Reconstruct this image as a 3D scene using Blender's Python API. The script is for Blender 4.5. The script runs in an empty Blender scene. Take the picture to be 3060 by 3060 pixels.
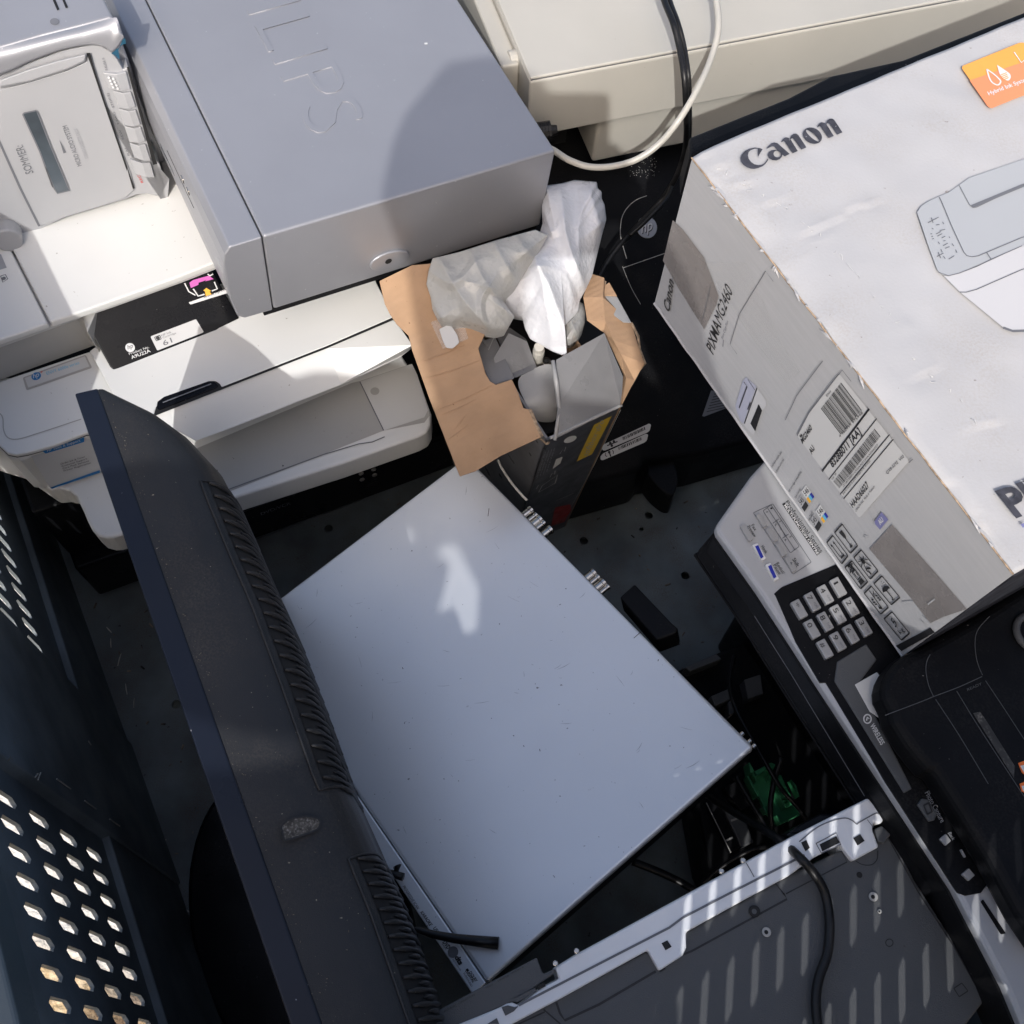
import bpy, bmesh, math, random
import numpy as np
from mathutils import Matrix, Vector, noise
random.seed(4)
SC = bpy.context.scene
COL = SC.collection
# ------------------------------------------------------------------ camera, sky, sun, exposure
FPX, CPX, CAMZ = 3060.0, 1530.0, 1.25            # focal length and centre on a 3060 grid, camera height over the cage floor
WM = np.array([[0.9959497, -0.08991213, 0.0], [0.08129413, 0.90048887, 0.42721314], [0.03841164, 0.4254828, -0.90415095]])
CAM = np.array([0, 0, CAMZ])
cd = bpy.data.cameras.new('camera'); cam = bpy.data.objects.new('camera', cd); COL.objects.link(cam)
cd.sensor_width = 36; cd.lens = 36; cd.clip_start = 0.02; cd.clip_end = 200
rx, uy, fw = WM[:, 0], WM[:, 1], WM[:, 2]
cam.matrix_world = Matrix(((rx[0], uy[0], -fw[0], 0), (rx[1], uy[1], -fw[1], 0), (rx[2], uy[2], -fw[2], CAMZ), (0, 0, 0, 1)))
SC.camera = cam
sv = WM @ np.array([(1800 - CPX) / FPX, -(318 - CPX) / FPX, 1.0]); SUN = sv / np.linalg.norm(sv)
sd = bpy.data.lights.new('sun', 'SUN'); sun = bpy.data.objects.new('sun', sd); COL.objects.link(sun)
sd.energy = 2.0; sd.angle = math.radians(0.5); sd.color = (1.0, 0.98, 0.95)
sun.location = (0, 0, 5); sun.rotation_euler = Vector(SUN).to_track_quat('-Z', 'Y').to_euler()
wd = bpy.data.worlds.new('World'); SC.world = wd; wd.use_nodes = True
nt = wd.node_tree; bg = nt.nodes['Background']; sk = nt.nodes.new('ShaderNodeTexSky'); sk.sky_type = 'NISHITA'; sk.sun_disc = False
sk.sun_elevation = math.asin(-SUN[2]); sk.sun_rotation = math.atan2(-SUN[0], -SUN[1]); sk.air_density = 1.0; sk.dust_density = 6.0
nt.links.new(sk.outputs[0], bg.inputs[0]); bg.inputs[1].default_value = 0.15
SC.view_settings.view_transform = 'Standard'; SC.view_settings.look = 'None'; SC.view_settings.exposure = 0.55; SC.view_settings.gamma = 1
# ------------------------------------------------------------------ measuring helpers
def ray(u, v): return WM @ np.array([(u - CPX) / FPX, -(v - CPX) / FPX, 1.0])
def Z(u, v, z):                                   # where the line of sight meets height z
    r = ray(u, v); return CAM + r * ((z - CAMZ) / r[2])
def D(u, v, d): return CAM + ray(u, v) * d        # point at depth d
def proj(p):
    q = WM.T @ (np.array(p) - CAM); return (CPX + FPX * q[0] / q[2], CPX - FPX * q[1] / q[2])
class Fr:                                         # a plane in the place, with its own axes
    def __init__(s, o, x, y):
        s.o = np.array(o, float); s.x = np.array(x, float); s.x /= np.linalg.norm(s.x)
        y = np.array(y, float); y = y - s.x * (y @ s.x); s.y = y / np.linalg.norm(y); s.n = np.cross(s.x, s.y)
    def hit(s, u, v, off=0.0):
        r = ray(u, v); return CAM + r * (((s.o + s.n * off - CAM) @ s.n) / (r @ s.n))
    def loc(s, u, v):
        p = s.hit(u, v) - s.o; return np.array([p @ s.x, p @ s.y])
    def w(s, x, y, z=0.0): return s.o + s.x * x + s.y * y + s.n * z
def fr3(a, b, c):                                 # plane through three (u, v, z)
    A, B, Cc = Z(*a), Z(*b), Z(*c); f = Fr(A, B - A, Cc - A)
    if f.n[2] < 0: f = Fr(A, B - A, -(Cc - A)) if False else Fr(B, A - B, Cc - B)
    return f
def zf(z): return Fr((0, 0, z), (1, 0, 0), (0, 1, 0))
def crop(x0, y0, size):
    s = size / 1932.0
    return lambda *p: [(x0 + a * s, y0 + b * s) for a, b in p]
K1, K2, K3 = crop(0, 0, 1020), crop(1020, 0, 1020), crop(2040, 0, 1020)
K4, K5, K6 = crop(0, 1020, 1020), crop(1020, 1020, 1020), crop(2040, 1020, 1020)
K7, K8, K9 = crop(0, 2040, 1020), crop(1020, 2040, 1020), crop(2040, 2040, 1020)
KS = crop(0, 0, 560); KT = crop(0, 500, 560); KB = crop(1250, 500, 750); KE = crop(200, 750, 700); KL = crop(2330, 1080, 500); KK = crop(2330, 1480, 450)
KC = crop(2150, 330, 410); KP = crop(2560, 1800, 800); KX = crop(1950, 800, 500); KO = crop(2700, 80, 360); KM = crop(2690, 500, 500); KJ = crop(1600, 1150, 600)
KG = crop(1950, 2150, 500); KF = crop(1300, 2850, 700); KH = crop(1700, 400, 600); KD = crop(700, 1350, 550); KN = crop(0, 1150, 600); KV = crop(420, 400, 600); KY = crop(1950, 1700, 800)
def rp(pts, r, n=5):                              # round the corners of a polygon
    out = []; m = len(pts)
    for i in range(m):
        p, a, b = np.array(pts[i], float), np.array(pts[i - 1], float), np.array(pts[(i + 1) % m], float)
        la, lb = np.linalg.norm(a - p), np.linalg.norm(b - p); q = min(r, la * .45, lb * .45)
        s, e = p + (a - p) / la * q, p + (b - p) / lb * q
        for k in range(n + 1):
            t = k / n; out.append(tuple((1 - t) ** 2 * s + 2 * t * (1 - t) * p + t * t * e))
    return out
def smooth(pts, n=6):                             # Catmull-Rom
    P = [np.array(p, float) for p in pts]; P = [2 * P[0] - P[1]] + P + [2 * P[-1] - P[-2]]; out = []
    for i in range(1, len(P) - 2):
        for k in range(n):
            t = k / n; a, b, c, d = P[i - 1], P[i], P[i + 1], P[i + 2]
            out.append(.5 * (2 * b + (c - a) * t + (2 * a - 5 * b + 4 * c - d) * t * t + (3 * b - a - 3 * c + d) * t ** 3))
    out.append(P[-2]); return out
# ------------------------------------------------------------------ materials
def mat(name, col, rough=.5, metal=0.0, var=.06, vscale=9.0, bump=0.0, bscale=900.0, dust=0.0, dustcol=(.45, .42, .38), specks=0.0, speckcol=(.05, .05, .05), spscale=160.0, coat=0.0, rvar=.1, trans=0.0, alpha=1.0, spec=.5, sub=0.0, stretch=None):
    m = bpy.data.materials.new(name); m.use_nodes = True; t = m.node_tree; N, L = t.nodes, t.links; p = N['Principled BSDF']
    tc = N.new('ShaderNodeTexCoord'); src = tc.outputs['Object']
    if stretch:
        mp = N.new('ShaderNodeMapping'); mp.inputs['Scale'].default_value = stretch; L.new(src, mp.inputs[0]); ssrc = mp.outputs[0]
    else: ssrc = src
    def nz(scale, detail=4.0, s=None):
        n = N.new('ShaderNodeTexNoise'); n.inputs['Scale'].default_value = scale; n.inputs['Detail'].default_value = detail; L.new(s or src, n.inputs['Vector']); return n
    def ramp(inp, a, b):
        r = N.new('ShaderNodeMapRange'); r.inputs[1].default_value = a; r.inputs[2].default_value = b; L.new(inp, r.inputs[0]); return r.outputs[0]
    def mix(f, a, b):
        x = N.new('ShaderNodeMix'); x.data_type = 'RGBA'
        if isinstance(f, float): x.inputs[0].default_value = f
        else: L.new(f, x.inputs[0])
        for i, c in ((6, a), (7, b)):
            if isinstance(c, tuple): x.inputs[i].default_value = (*c, 1)
            else: L.new(c, x.inputs[i])
        return x.outputs[2]
    c = tuple(col); n1 = nz(vscale, 6.0, ssrc)
    lo, hi = tuple(max(0, v * (1 - var)) for v in c), tuple(min(1, v * (1 + var)) for v in c)
    out = mix(ramp(n1.outputs[0], .35, .65), lo, hi)
    if dust > 0:
        n2 = nz(vscale * 2.3, 8.0); n3 = nz(620.0, 2.0); mm = N.new('ShaderNodeMath'); mm.operation = 'MULTIPLY'
        L.new(ramp(n2.outputs[0], .42, .72), mm.inputs[0]); L.new(ramp(n3.outputs[0], .4, .7), mm.inputs[1])
        m2 = N.new('ShaderNodeMath'); m2.operation = 'MULTIPLY'; L.new(mm.outputs[0], m2.inputs[0]); m2.inputs[1].default_value = dust
        out = mix(m2.outputs[0], out, dustcol)
    if specks > 0:
        n4 = nz(spscale, 3.0); out = mix(ramp(n4.outputs[0], .76 - .12 * specks, .80 - .10 * specks), out, speckcol)
    L.new(out, p.inputs['Base Color'])
    p.inputs['Metallic'].default_value = metal; p.inputs['Specular IOR Level'].default_value = spec
    rn = nz(vscale * 1.7, 5.0); rr = N.new('ShaderNodeMapRange'); rr.inputs[1].default_value = .3; rr.inputs[2].default_value = .7
    rr.inputs[3].default_value = max(.02, rough - rvar); rr.inputs[4].default_value = min(1, rough + rvar); L.new(rn.outputs[0], rr.inputs[0]); L.new(rr.outputs[0], p.inputs['Roughness'])
    if bump > 0:
        b = N.new('ShaderNodeBump'); b.inputs['Strength'].default_value = bump; b.inputs['Distance'].default_value = .0004; L.new(nz(bscale, 3.0, ssrc).outputs[0], b.inputs['Height']); L.new(b.outputs[0], p.inputs['Normal'])
    if coat: p.inputs['Coat Weight'].default_value = coat; p.inputs['Coat Roughness'].default_value = .12
    if trans: p.inputs['Transmission Weight'].default_value = trans
    if alpha < 1: p.inputs['Alpha'].default_value = alpha
    if sub: p.inputs['Subsurface Weight'].default_value = sub; p.inputs['Subsurface Radius'].default_value = (.01, .01, .01)
    return m
M = {}
M['white'] = mat('white_plastic', (.66, .66, .645), .38, var=.02, bump=.12, bscale=1500, specks=.25, speckcol=(.35, .33, .3), spscale=210)
M['greyp'] = mat('grey_plastic', (.36, .355, .34), .45, var=.04, bump=.15, bscale=1500, specks=.3, spscale=240)
M['lightgrey'] = mat('light_grey_plastic', (.55, .55, .54), .42, var=.03, bump=.15, bscale=1500)
M['black'] = mat('black_plastic', (.0045, .0048, .006), .46, var=.25, bump=.2, bscale=1300, spec=.13, dust=.03, specks=.2, speckcol=(.2, .19, .18), spscale=300)
M['blackgloss'] = mat('black_gloss_plastic', (.0042, .0045, .006), .22, var=.2, spec=.16, dust=.02, specks=.15, speckcol=(.2, .2, .2), spscale=340)
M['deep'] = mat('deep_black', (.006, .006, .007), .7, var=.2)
M['ink'] = mat('black_ink', (.012, .012, .014), .5, var=.25, vscale=120)
M['charink'] = mat('charcoal_ink', (.045, .045, .055), .5, var=.35, vscale=160, specks=.5, speckcol=(.25, .25, .27), spscale=420)
M['greyink'] = mat('grey_ink', (.13, .135, .15), .5, var=.1)
M['paleink'] = mat('pale_ink', (.30, .31, .33), .5, var=.1)
M['whiteink'] = mat('white_ink', (.62, .62, .62), .5, var=.05)
M['silver'] = mat('silver_paint', (.33, .335, .36), .35, rvar=.0, metal=.40, var=.03, bump=.22, bscale=2200, specks=.12, speckcol=(.6, .6, .6), spscale=240)
M['silverd'] = mat('silver_disc_player_paint', (.74, .76, .785), .31, metal=.40, rvar=.0, var=.015, bump=.3, bscale=2000, specks=.3, speckcol=(.17, .17, .18), spscale=260)
M['silverp'] = mat('silver_plastic', (.365, .37, .385), .38, metal=.12, var=.03, bump=.15, bscale=1700)
M['chrome'] = mat('nickel', (.62, .58, .52), .22, metal=1.0, var=.05)
M['beige'] = mat('beige_plastic', (.42, .405, .365), .45, var=.03, bump=.2, bscale=1400, specks=.2, speckcol=(.3, .28, .24), spscale=200)
M['beigew'] = mat('cream_cable', (.48, .46, .41), .4, var=.04)
M['kraft'] = mat('kraft_card', (.37, .235, .14), .85, var=.12, vscale=22, bump=.5, bscale=500, specks=.3, speckcol=(.16, .09, .05), spscale=190, stretch=(1, 1, 1))
def corrugate(m):
    t = m.node_tree; N, L = t.nodes, t.links; p = N['Principled BSDF']; old = p.inputs['Normal'].links[0].from_socket
    tc = N.new('ShaderNodeTexCoord'); mp = N.new('ShaderNodeMapping'); mp.inputs['Rotation'].default_value = (0, 0, -math.radians(121.7)); L.new(tc.outputs['Object'], mp.inputs[0])
    w = N.new('ShaderNodeTexWave'); w.inputs['Scale'].default_value = 48; w.inputs['Distortion'].default_value = 1.2; w.inputs['Detail'].default_value = 2; L.new(mp.outputs[0], w.inputs['Vector'])
    b = N.new('ShaderNodeBump'); b.inputs['Strength'].default_value = .35; b.inputs['Distance'].default_value = .0005; L.new(w.outputs['Fac'], b.inputs['Height']); L.new(old, b.inputs['Normal']); L.new(b.outputs[0], p.inputs['Normal'])
corrugate(M['kraft'])
M['kraftd'] = mat('torn_kraft_edge', (.34, .25, .17), .9, var=.35, vscale=260, bump=.6, bscale=800)
M['card'] = mat('white_printed_card', (.40, .40, .41), .55, var=.05, vscale=9, bump=.35, bscale=420, dust=.45, dustcol=(.33, .29, .25), specks=.36, speckcol=(.24, .22, .21), spscale=210)
M['cards'] = mat('grey_printed_card', (.405, .405, .415), .40, var=.03, vscale=26, bump=.2, bscale=500, stretch=(1, 1, 14))
M['tape'] = mat('brown_parcel_tape', (.195, .18, .175), .28, var=.08, vscale=40, bump=.3, bscale=250)
M['clear'] = mat('clear_tape', (.6, .6, .6), .15, var=.02, alpha=.16)
M['cartond'] = mat('dark_printed_card', (.055, .058, .068), .38, var=.15, vscale=30)
M['cartonm'] = mat('grey_card_inside', (.15, .15, .155), .35, var=.06, vscale=30, bump=.2, bscale=600, specks=.2, spscale=220)
M['cartonl'] = mat('silver_card_inside', (.29, .288, .285), .4, var=.05, vscale=30, bump=.5, bscale=350)
M['darkcard'] = mat('dark_matt_card', (.03, .031, .038), .85, var=.3, vscale=40, spec=.04)
M['yellow'] = mat('yellow_print', (.55, .38, .03), .45, var=.06)
M['red'] = mat('red_print', (.28, .012, .012), .45, var=.2, vscale=60)
M['steel'] = mat('blue_grey_painted_steel', (.13, .155, .172), .55, var=.25, vscale=14, bump=.3, bscale=300, dust=.35, dustcol=(.12, .11, .095), specks=.4, speckcol=(.18, .15, .1), spscale=130)
M['steell'] = mat('worn_blue_grey_painted_steel', (.09, .115, .13), .5, var=.15, vscale=10, bump=.3, bscale=300, dust=.25)
M['floor'] = mat('stained_blue_grey_floor_steel', (.12, .142, .148), .55, var=.35, vscale=11, bump=.4, bscale=260, dust=.8, dustcol=(.10, .062, .035), specks=.5, speckcol=(.03, .025, .02), spscale=90)
M['monitor'] = mat('charcoal_textured_plastic', (.017, .0178, .020), .55, spec=.35, var=.12, bump=.5, bscale=1800, dust=.16, dustcol=(.16, .13, .10), specks=.28, speckcol=(.22, .19, .15), spscale=330)
M['bezel'] = mat('navy_black_plastic', (.008, .011, .020), .35, spec=.3, var=.1, specks=.12, speckcol=(.3, .3, .32), spscale=200)
M['gpanel'] = mat('dark_grey_textured_plastic', (.072, .075, .079), .5, var=.05, bump=.7, bscale=1500, specks=.1, spscale=200)
M['gpanelw'] = mat('pale_blue_white_plastic', (.74, .75, .77), .35, var=.02, bump=.1, bscale=1500)
M['green'] = mat('green_plastic', (.035, .20, .085), .4, var=.15, vscale=30)
M['orange'] = mat('orange_print', (.72, .33, .07), .5, var=.04, vscale=30)
M['orangered'] = mat('orange_red_print', (.75, .16, .02), .45)
M['salmon'] = mat('salmon_print', (.72, .25, .12), .5, var=.04)
M['purple'] = mat('violet_print', (.17, .17, .34), .45)
M['bluep'] = mat('blue_print', (.01, .16, .42), .45)
M['navyp'] = mat('navy_print', (.01, .02, .30), .45)
M['cyanp'] = mat('cyan_print', (.12, .42, .62), .45)
M['magenta'] = mat('magenta_print', (.55, .10, .42), .45)
M['amber'] = mat('amber_print', (.80, .42, .03), .45)
M['redp'] = mat('red_ink', (.6, .05, .04), .5)
M['sticker'] = mat('white_sticker', (.52, .52, .52), .4, var=.03)
M['glassd'] = mat('dark_clear_plastic', (.07, .085, .10), .1, var=.3, vscale=18, coat=.5)
M['bezelmetal'] = mat('silver_button', (.34, .34, .345), .38, metal=.3, var=.04)
M['photoa'] = mat('printed_picture_grey', (.345, .36, .38), .5, var=.02)
M['photob'] = mat('printed_picture_white', (.47, .47, .485), .5, var=.02)
M['photoc'] = mat('printed_picture_lilac', (.36, .37, .46), .5, var=.03)
M['chip'] = mat('blue_underpaint', (.012, .07, .12), .5)
M['cord'] = mat('black_cable', (.006, .006, .007), .38, spec=.35, var=.2, dust=.05)
M['darkring'] = mat('dark_grey_ring', (.055, .056, .06), .6, var=.2, vscale=80, bump=.5, bscale=700)
# ------------------------------------------------------------------ builders
def link(name, me, m, parent=None):
    o = bpy.data.objects.new(name, me); COL.objects.link(o)
    if m is not None: me.materials.append(M[m] if isinstance(m, str) else m)
    if parent is not None:
        o.parent = parent
        if parent.type == 'EMPTY': o.matrix_parent_inverse = Matrix.Translation(-parent.location)
    return o
def tag(o, label, cat, group=None, kind=None):
    o['label'] = label; o['category'] = cat
    if group: o['group'] = group
    if kind: o['kind'] = kind
    return o
def T(name, label, cat, loc, group=None):
    o = bpy.data.objects.new(name, None); COL.objects.link(o); o.location = tuple(float(x) for x in loc); o.empty_display_size = .02
    return tag(o, label, cat, group)
def bev(o, w, seg=3, ang=35):
    if w > 0:
        b = o.modifiers.new('bevel', 'BEVEL'); b.width = w; b.segments = seg; b.limit_method = 'ANGLE'; b.angle_limit = math.radians(ang); b.harden_normals = False
    return o
class MB:                                         # collects pieces of one part
    def __init__(s): s.bm = bmesh.new()
    def ngon(s, pts):
        try: return s.bm.faces.new([s.bm.verts.new(tuple(p)) for p in pts])
        except ValueError: return None
    def solid(s, top, bottom):
        a = [s.bm.verts.new(tuple(p)) for p in top]; b = [s.bm.verts.new(tuple(p)) for p in bottom]; n = len(a)
        s.bm.faces.new(a); s.bm.faces.new(b[::-1])
        for i in range(n): s.bm.faces.new((a[i], b[i], b[(i + 1) % n], a[(i + 1) % n]))
        return s
    def box(s, f, x0, x1, y0, y1, z0, z1):
        return s.solid([f.w(x0, y0, z1), f.w(x1, y0, z1), f.w(x1, y1, z1), f.w(x0, y1, z1)], [f.w(x0, y0, z0), f.w(x1, y0, z0), f.w(x1, y1, z0), f.w(x0, y1, z0)])
    def ribbon(s, f, pts, w, off=.0004):          # flat line on a plane, pts in pixels
        P = [f.hit(u, v, off) for u, v in pts]; n = len(P); L, R = [], []
        for i in range(n):
            d = P[min(i + 1, n - 1)] - P[max(i - 1, 0)]; q = np.cross(f.n, d); q /= (np.linalg.norm(q) + 1e-12); L.append(P[i] + q * w / 2); R.append(P[i] - q * w / 2)
        a = [s.bm.verts.new(tuple(p)) for p in L]; b = [s.bm.verts.new(tuple(p)) for p in R]
        for i in range(n - 1): s.bm.faces.new((a[i], b[i], b[i + 1], a[i + 1]))
        return s
    def loop(s, f, pts, w, off=.0004): return s.ribbon(f, list(pts) + [pts[0]], w, off)
    def fill(s, f, pts, off=.0004): s.ngon([f.hit(u, v, off) for u, v in pts]); return s
    def disc(s, f, u, v, r, off=.0004, n=20, h=None):
        c = f.hit(u, v, off); P = [c + f.x * r * math.cos(2 * math.pi * k / n) + f.y * r * math.sin(2 * math.pi * k / n) for k in range(n)]
        if h: s.solid([p + f.n * h for p in P], P)
        else: s.ngon(P)
        return s
    def tube(s, pts, r, n=10, cap=True):
        P = [np.array(p, float) for p in pts]; R = r if isinstance(r, (list, tuple, np.ndarray)) else [r] * len(P); rings = []; ref = np.array([0.13, .31, .94])
        for i, p in enumerate(P):
            d = P[min(i + 1, len(P) - 1)] - P[max(i - 1, 0)]; d /= (np.linalg.norm(d) + 1e-12); x = np.cross(d, ref)
            if np.linalg.norm(x) < .1: x = np.cross(d, np.array([1, 0, 0]))
            x /= np.linalg.norm(x); y = np.cross(d, x); ref = np.cross(x, d)
            rings.append([s.bm.verts.new(tuple(p + R[i] * (x * math.cos(2 * math.pi * k / n) + y * math.sin(2 * math.pi * k / n)))) for k in range(n)])
        for a, b in zip(rings, rings[1:]):
            for k in range(n): s.bm.faces.new((a[k], a[(k + 1) % n], b[(k + 1) % n], b[k]))
        if cap: s.bm.faces.new(rings[0][::-1]); s.bm.faces.new(rings[-1])
        return s
    def done(s, name, m, parent=None, bevel=0, smoothed=False, seg=3):
        bmesh.ops.recalc_face_normals(s.bm, faces=s.bm.faces) if any(len(f.link_faces) > 1 for f in s.bm.edges) else None
        me = bpy.data.meshes.new(name); s.bm.to_mesh(me); s.bm.free()
        if smoothed:
            for p in me.polygons: p.use_smooth = True
        o = link(name, me, m, parent)
        return bev(o, bevel, seg)
def slab(name, px, z1, z0, m, parent=None, bevel=.0015, top=None, seg=3):
    """solid whose outline is px seen at height z1 (or on plane top), going straight down to z0 (or by thickness)"""
    if top is None:
        P = [Z(u, v, z1) for u, v in px]; Q = [np.array([p[0], p[1], z0]) for p in P]
    else:
        P = [top.hit(u, v) for u, v in px]; Q = [p - top.n * z0 for p in P]
    return MB().solid(P, Q).done(name, m, parent, bevel, seg=seg)
def decal(name, f, px, m, parent, off=.0004): return MB().fill(f, px, off).done(name, m, parent)
def loops_mesh(name, loops, m, parent, thick=0.0, n=None):
    """filled outline with holes: loops of 3-D points in one plane"""
    o0 = np.array(loops[0][0]); x = np.array(loops[0][1]) - o0; x /= np.linalg.norm(x); n = np.array(n); y = np.cross(n, x); y /= np.linalg.norm(y)
    cu = bpy.data.curves.new('tmp', 'CURVE'); cu.dimensions = '2D'; cu.fill_mode = 'BOTH' if thick else 'FRONT'; cu.extrude = thick / 2
    for lp in loops:
        sp = cu.splines.new('POLY'); sp.points.add(len(lp) - 1); sp.use_cyclic_u = True
        for i, p in enumerate(lp): q = np.array(p) - o0; sp.points[i].co = (q @ x, q @ y, 0, 1)
    t = bpy.data.objects.new('tmp', cu); COL.objects.link(t); me = bpy.data.meshes.new_from_object(t)
    bpy.data.objects.remove(t); bpy.data.curves.remove(cu)
    me.transform(Matrix(((x[0], y[0], n[0], o0[0]), (x[1], y[1], n[1], o0[1]), (x[2], y[2], n[2], o0[2]), (0, 0, 0, 1)))); me.name = name; me.materials.clear()
    return link(name, me, m, parent)
CAP = None
def text(name, s, f, a, b, h, m, parent, off=.0005, bold=0.0, shear=0.0, ext=0.0):
    """lettering on plane f: a, b = ends of the base line, h = top of a capital above a (pixels)"""
    global CAP
    def gen(st):
        cu = bpy.data.curves.new('tmp', 'FONT'); cu.body = st; cu.offset = bold; cu.shear = shear; cu.extrude = ext; cu.resolution_u = 3
        t = bpy.data.objects.new('tmp', cu); COL.objects.link(t); me = bpy.data.meshes.new_from_object(t); bpy.data.objects.remove(t); bpy.data.curves.remove(cu); return me
    if CAP is None: hm = gen('H'); CAP = max(v.co.y for v in hm.vertices); bpy.data.meshes.remove(hm)
    me = gen(s); x0, x1 = min(v.co.x for v in me.vertices), max(v.co.x for v in me.vertices)
    A, B, Hh = f.hit(*a, off), f.hit(*b, off), f.hit(*h, off); X, Y = (B - A) / (x1 - x0), (Hh - A) / CAP
    for v in me.vertices: v.co = tuple(A + X * (v.co.x - x0) + Y * v.co.y + f.n * v.co.z)
    me.name = name; me.materials.clear(); return link(name, me, m, parent)
def cable(name, pts3, r, m, parent=None, n=8, sub=8):
    return MB().tube(smooth(pts3, sub), r, n).done(name, m, parent, smoothed=True)
A_ = np.array([math.cos(math.radians(31.7)), math.sin(math.radians(31.7)), 0]); B_ = np.array([-A_[1], A_[0], 0])     # the cage's own axes
def ab(a, b, z): return A_ * a + B_ * b + np.array([0, 0, z])
# ------------------------------------------------------------------ the ground outside
def ground_mat():
    m = bpy.data.materials.new('pale_ground_with_litter'); m.use_nodes = True; t = m.node_tree; N, L = t.nodes, t.links; p = N['Principled BSDF']; p.inputs['Roughness'].default_value = .9
    tc = N.new('ShaderNodeTexCoord')
    def nz(s, d=6):
        n = N.new('ShaderNodeTexNoise'); n.inputs['Scale'].default_value = s; n.inputs['Detail'].default_value = d; L.new(tc.outputs['Object'], n.inputs['Vector']); return n.outputs[0]
    def rng(i, a, b):
        r = N.new('ShaderNodeMapRange'); r.inputs[1].default_value = a; r.inputs[2].default_value = b; L.new(i, r.inputs[0]); return r.outputs[0]
    def mix(f, a, b):
        x = N.new('ShaderNodeMix'); x.data_type = 'RGBA'; L.new(f, x.inputs[0])
        for i, c in ((6, a), (7, b)):
            if isinstance(c, tuple): x.inputs[i].default_value = (*c, 1)
            else: L.new(c, x.inputs[i])
        return x.outputs[2]
    sx = N.new('ShaderNodeSeparateXYZ'); L.new(tc.outputs['Object'], sx.inputs[0])
    ad = N.new('ShaderNodeMath'); ad.operation = 'ADD'; L.new(sx.outputs[1], ad.inputs[0])
    ns = N.new('ShaderNodeMath'); ns.operation = 'MULTIPLY'; L.new(nz(3.0), ns.inputs[0]); ns.inputs[1].default_value = .5; L.new(ns.outputs[0], ad.inputs[1])
    litter = mix(rng(nz(34.0), .42, .6), mix(rng(nz(90.0), .45, .55), (.48, .36, .21), (.62, .50, .33)), (.15, .10, .06))
    L.new(mix(rng(ad.outputs[0], .20, .26), litter, (.66, .645, .61)), p.inputs['Base Color'])
    b = N.new('ShaderNodeBump'); b.inputs['Distance'].default_value = .01; L.new(nz(60.0), b.inputs['Height']); L.new(b.outputs[0], p.inputs['Normal']); return m
gb = MB(); gb.ngon([(-60, -60, -.14), (60, -60, -.14), (60, 60, -.14), (-60, 60, -.14)])
g = gb.done('ground', ground_mat()); g['kind'] = 'structure'; g['label'] = 'pale ground with dry leaf litter outside the slotted cage'
# ------------------------------------------------------------------ metal cage
WL = Fr((-.3418673, .09392453, .42073684), (-.01124519, .01824005, -.00175962), (-.00146037, .00545927, .06446491))     # left wall
cage = T('metal_cage', 'blue-grey steel cage with slotted side panels holding the discarded machines', 'cage', ab(-.24, .2, 0))
def slot(f, x, y, hw=.0048, hl=.0205, z=0.0):
    c = .006; return [f.w(x - hw, y - hl + c, z), f.w(x, y - hl, z), f.w(x + hw, y - hl + c, z), f.w(x + hw, y + hl - c, z), f.w(x, y + hl, z), f.w(x - hw, y + hl - c, z)]
def sheet(name, f, x0, x1, y0, y1, cols, rows, m, parent, thick=.003, **k):
    z = -thick / 2; loops = [[f.w(x0, y0, z), f.w(x1, y0, z), f.w(x1, y1, z), f.w(x0, y1, z)]]
    for x in cols:
        for y in rows: loops.append(slot(f, x, y, z=z, **k))
    return loops_mesh(name, loops, m, parent, thick, f.n)
R5 = [.0645 * j for j in (1, 0, -1, -2)]
sheet('slotted_panel', WL, -.62, .026, -.30, .112, [-.0215 * i for i in range(0, 28)], R5, 'steel', cage)
MB().box(WL, .21, .80, .150, .245, -.006, .0015).done('added_shade_rail', 'steel', cage, .002)  # unseen solid strip added above the far panel to shade the white printer
sheet('slotted_panel', WL, .205, .80, -.30, .112, [.229 + .0215 * i for i in range(0, 25)], [-.079, -.1435], 'steel', cage)
post = MB().box(WL, .026, .205, -.43, .112, -.006, .010).done('middle_post', 'steel', cage, .002)
MB().box(WL, -.62, .80, .112, .150, -.030, .002).done('top_rail', 'steell', cage, .003)
MB().box(WL, -.62, .076, -.428, -.172, -.002, .007).done('base_plate', 'steel', cage, .002)
MB().box(WL, .206, .80, -.428, -.235, -.002, .007).done('base_plate', 'steel', cage, .002)
# floor sheet with its drain holes
FL = [Z(2170, 1540, 0), Z(1945, 1500, 0), Z(2270, 1721, 0), Z(2046, 1721, 0), Z(982, 1580, 0), Z(1917, 1581, 0)]
FL = [(p, .0058 if i != 5 else .003) for i, p in enumerate([Z(1939, 1540, 0), Z(1745, 1616, 0), Z(2048, 1720, 0), Z(982, 1580, 0), Z(527, 2105, 0), Z(1917, 1581, 0)])]
lp = [[ab(-.245, -.23, 0), ab(1.25, -.23, 0), ab(1.25, 1.5, 0), ab(-.245, 1.5, 0)]]
for p, r in FL: lp.append([p + np.array([r * math.cos(k * .5236), r * math.sin(k * .5236), 0]) for k in range(12)])
loops_mesh('floor_panel', [[q - np.array([0, 0, .002]) for q in l] for l in lp], 'floor', cage, .004, (0, 0, 1))
MB().box(Fr((0, 0, 0), A_, B_), -.27, 1.27, -.23, 1.5, -.14, -.05).done('floor_frame', 'steel', cage, .004)
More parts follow.
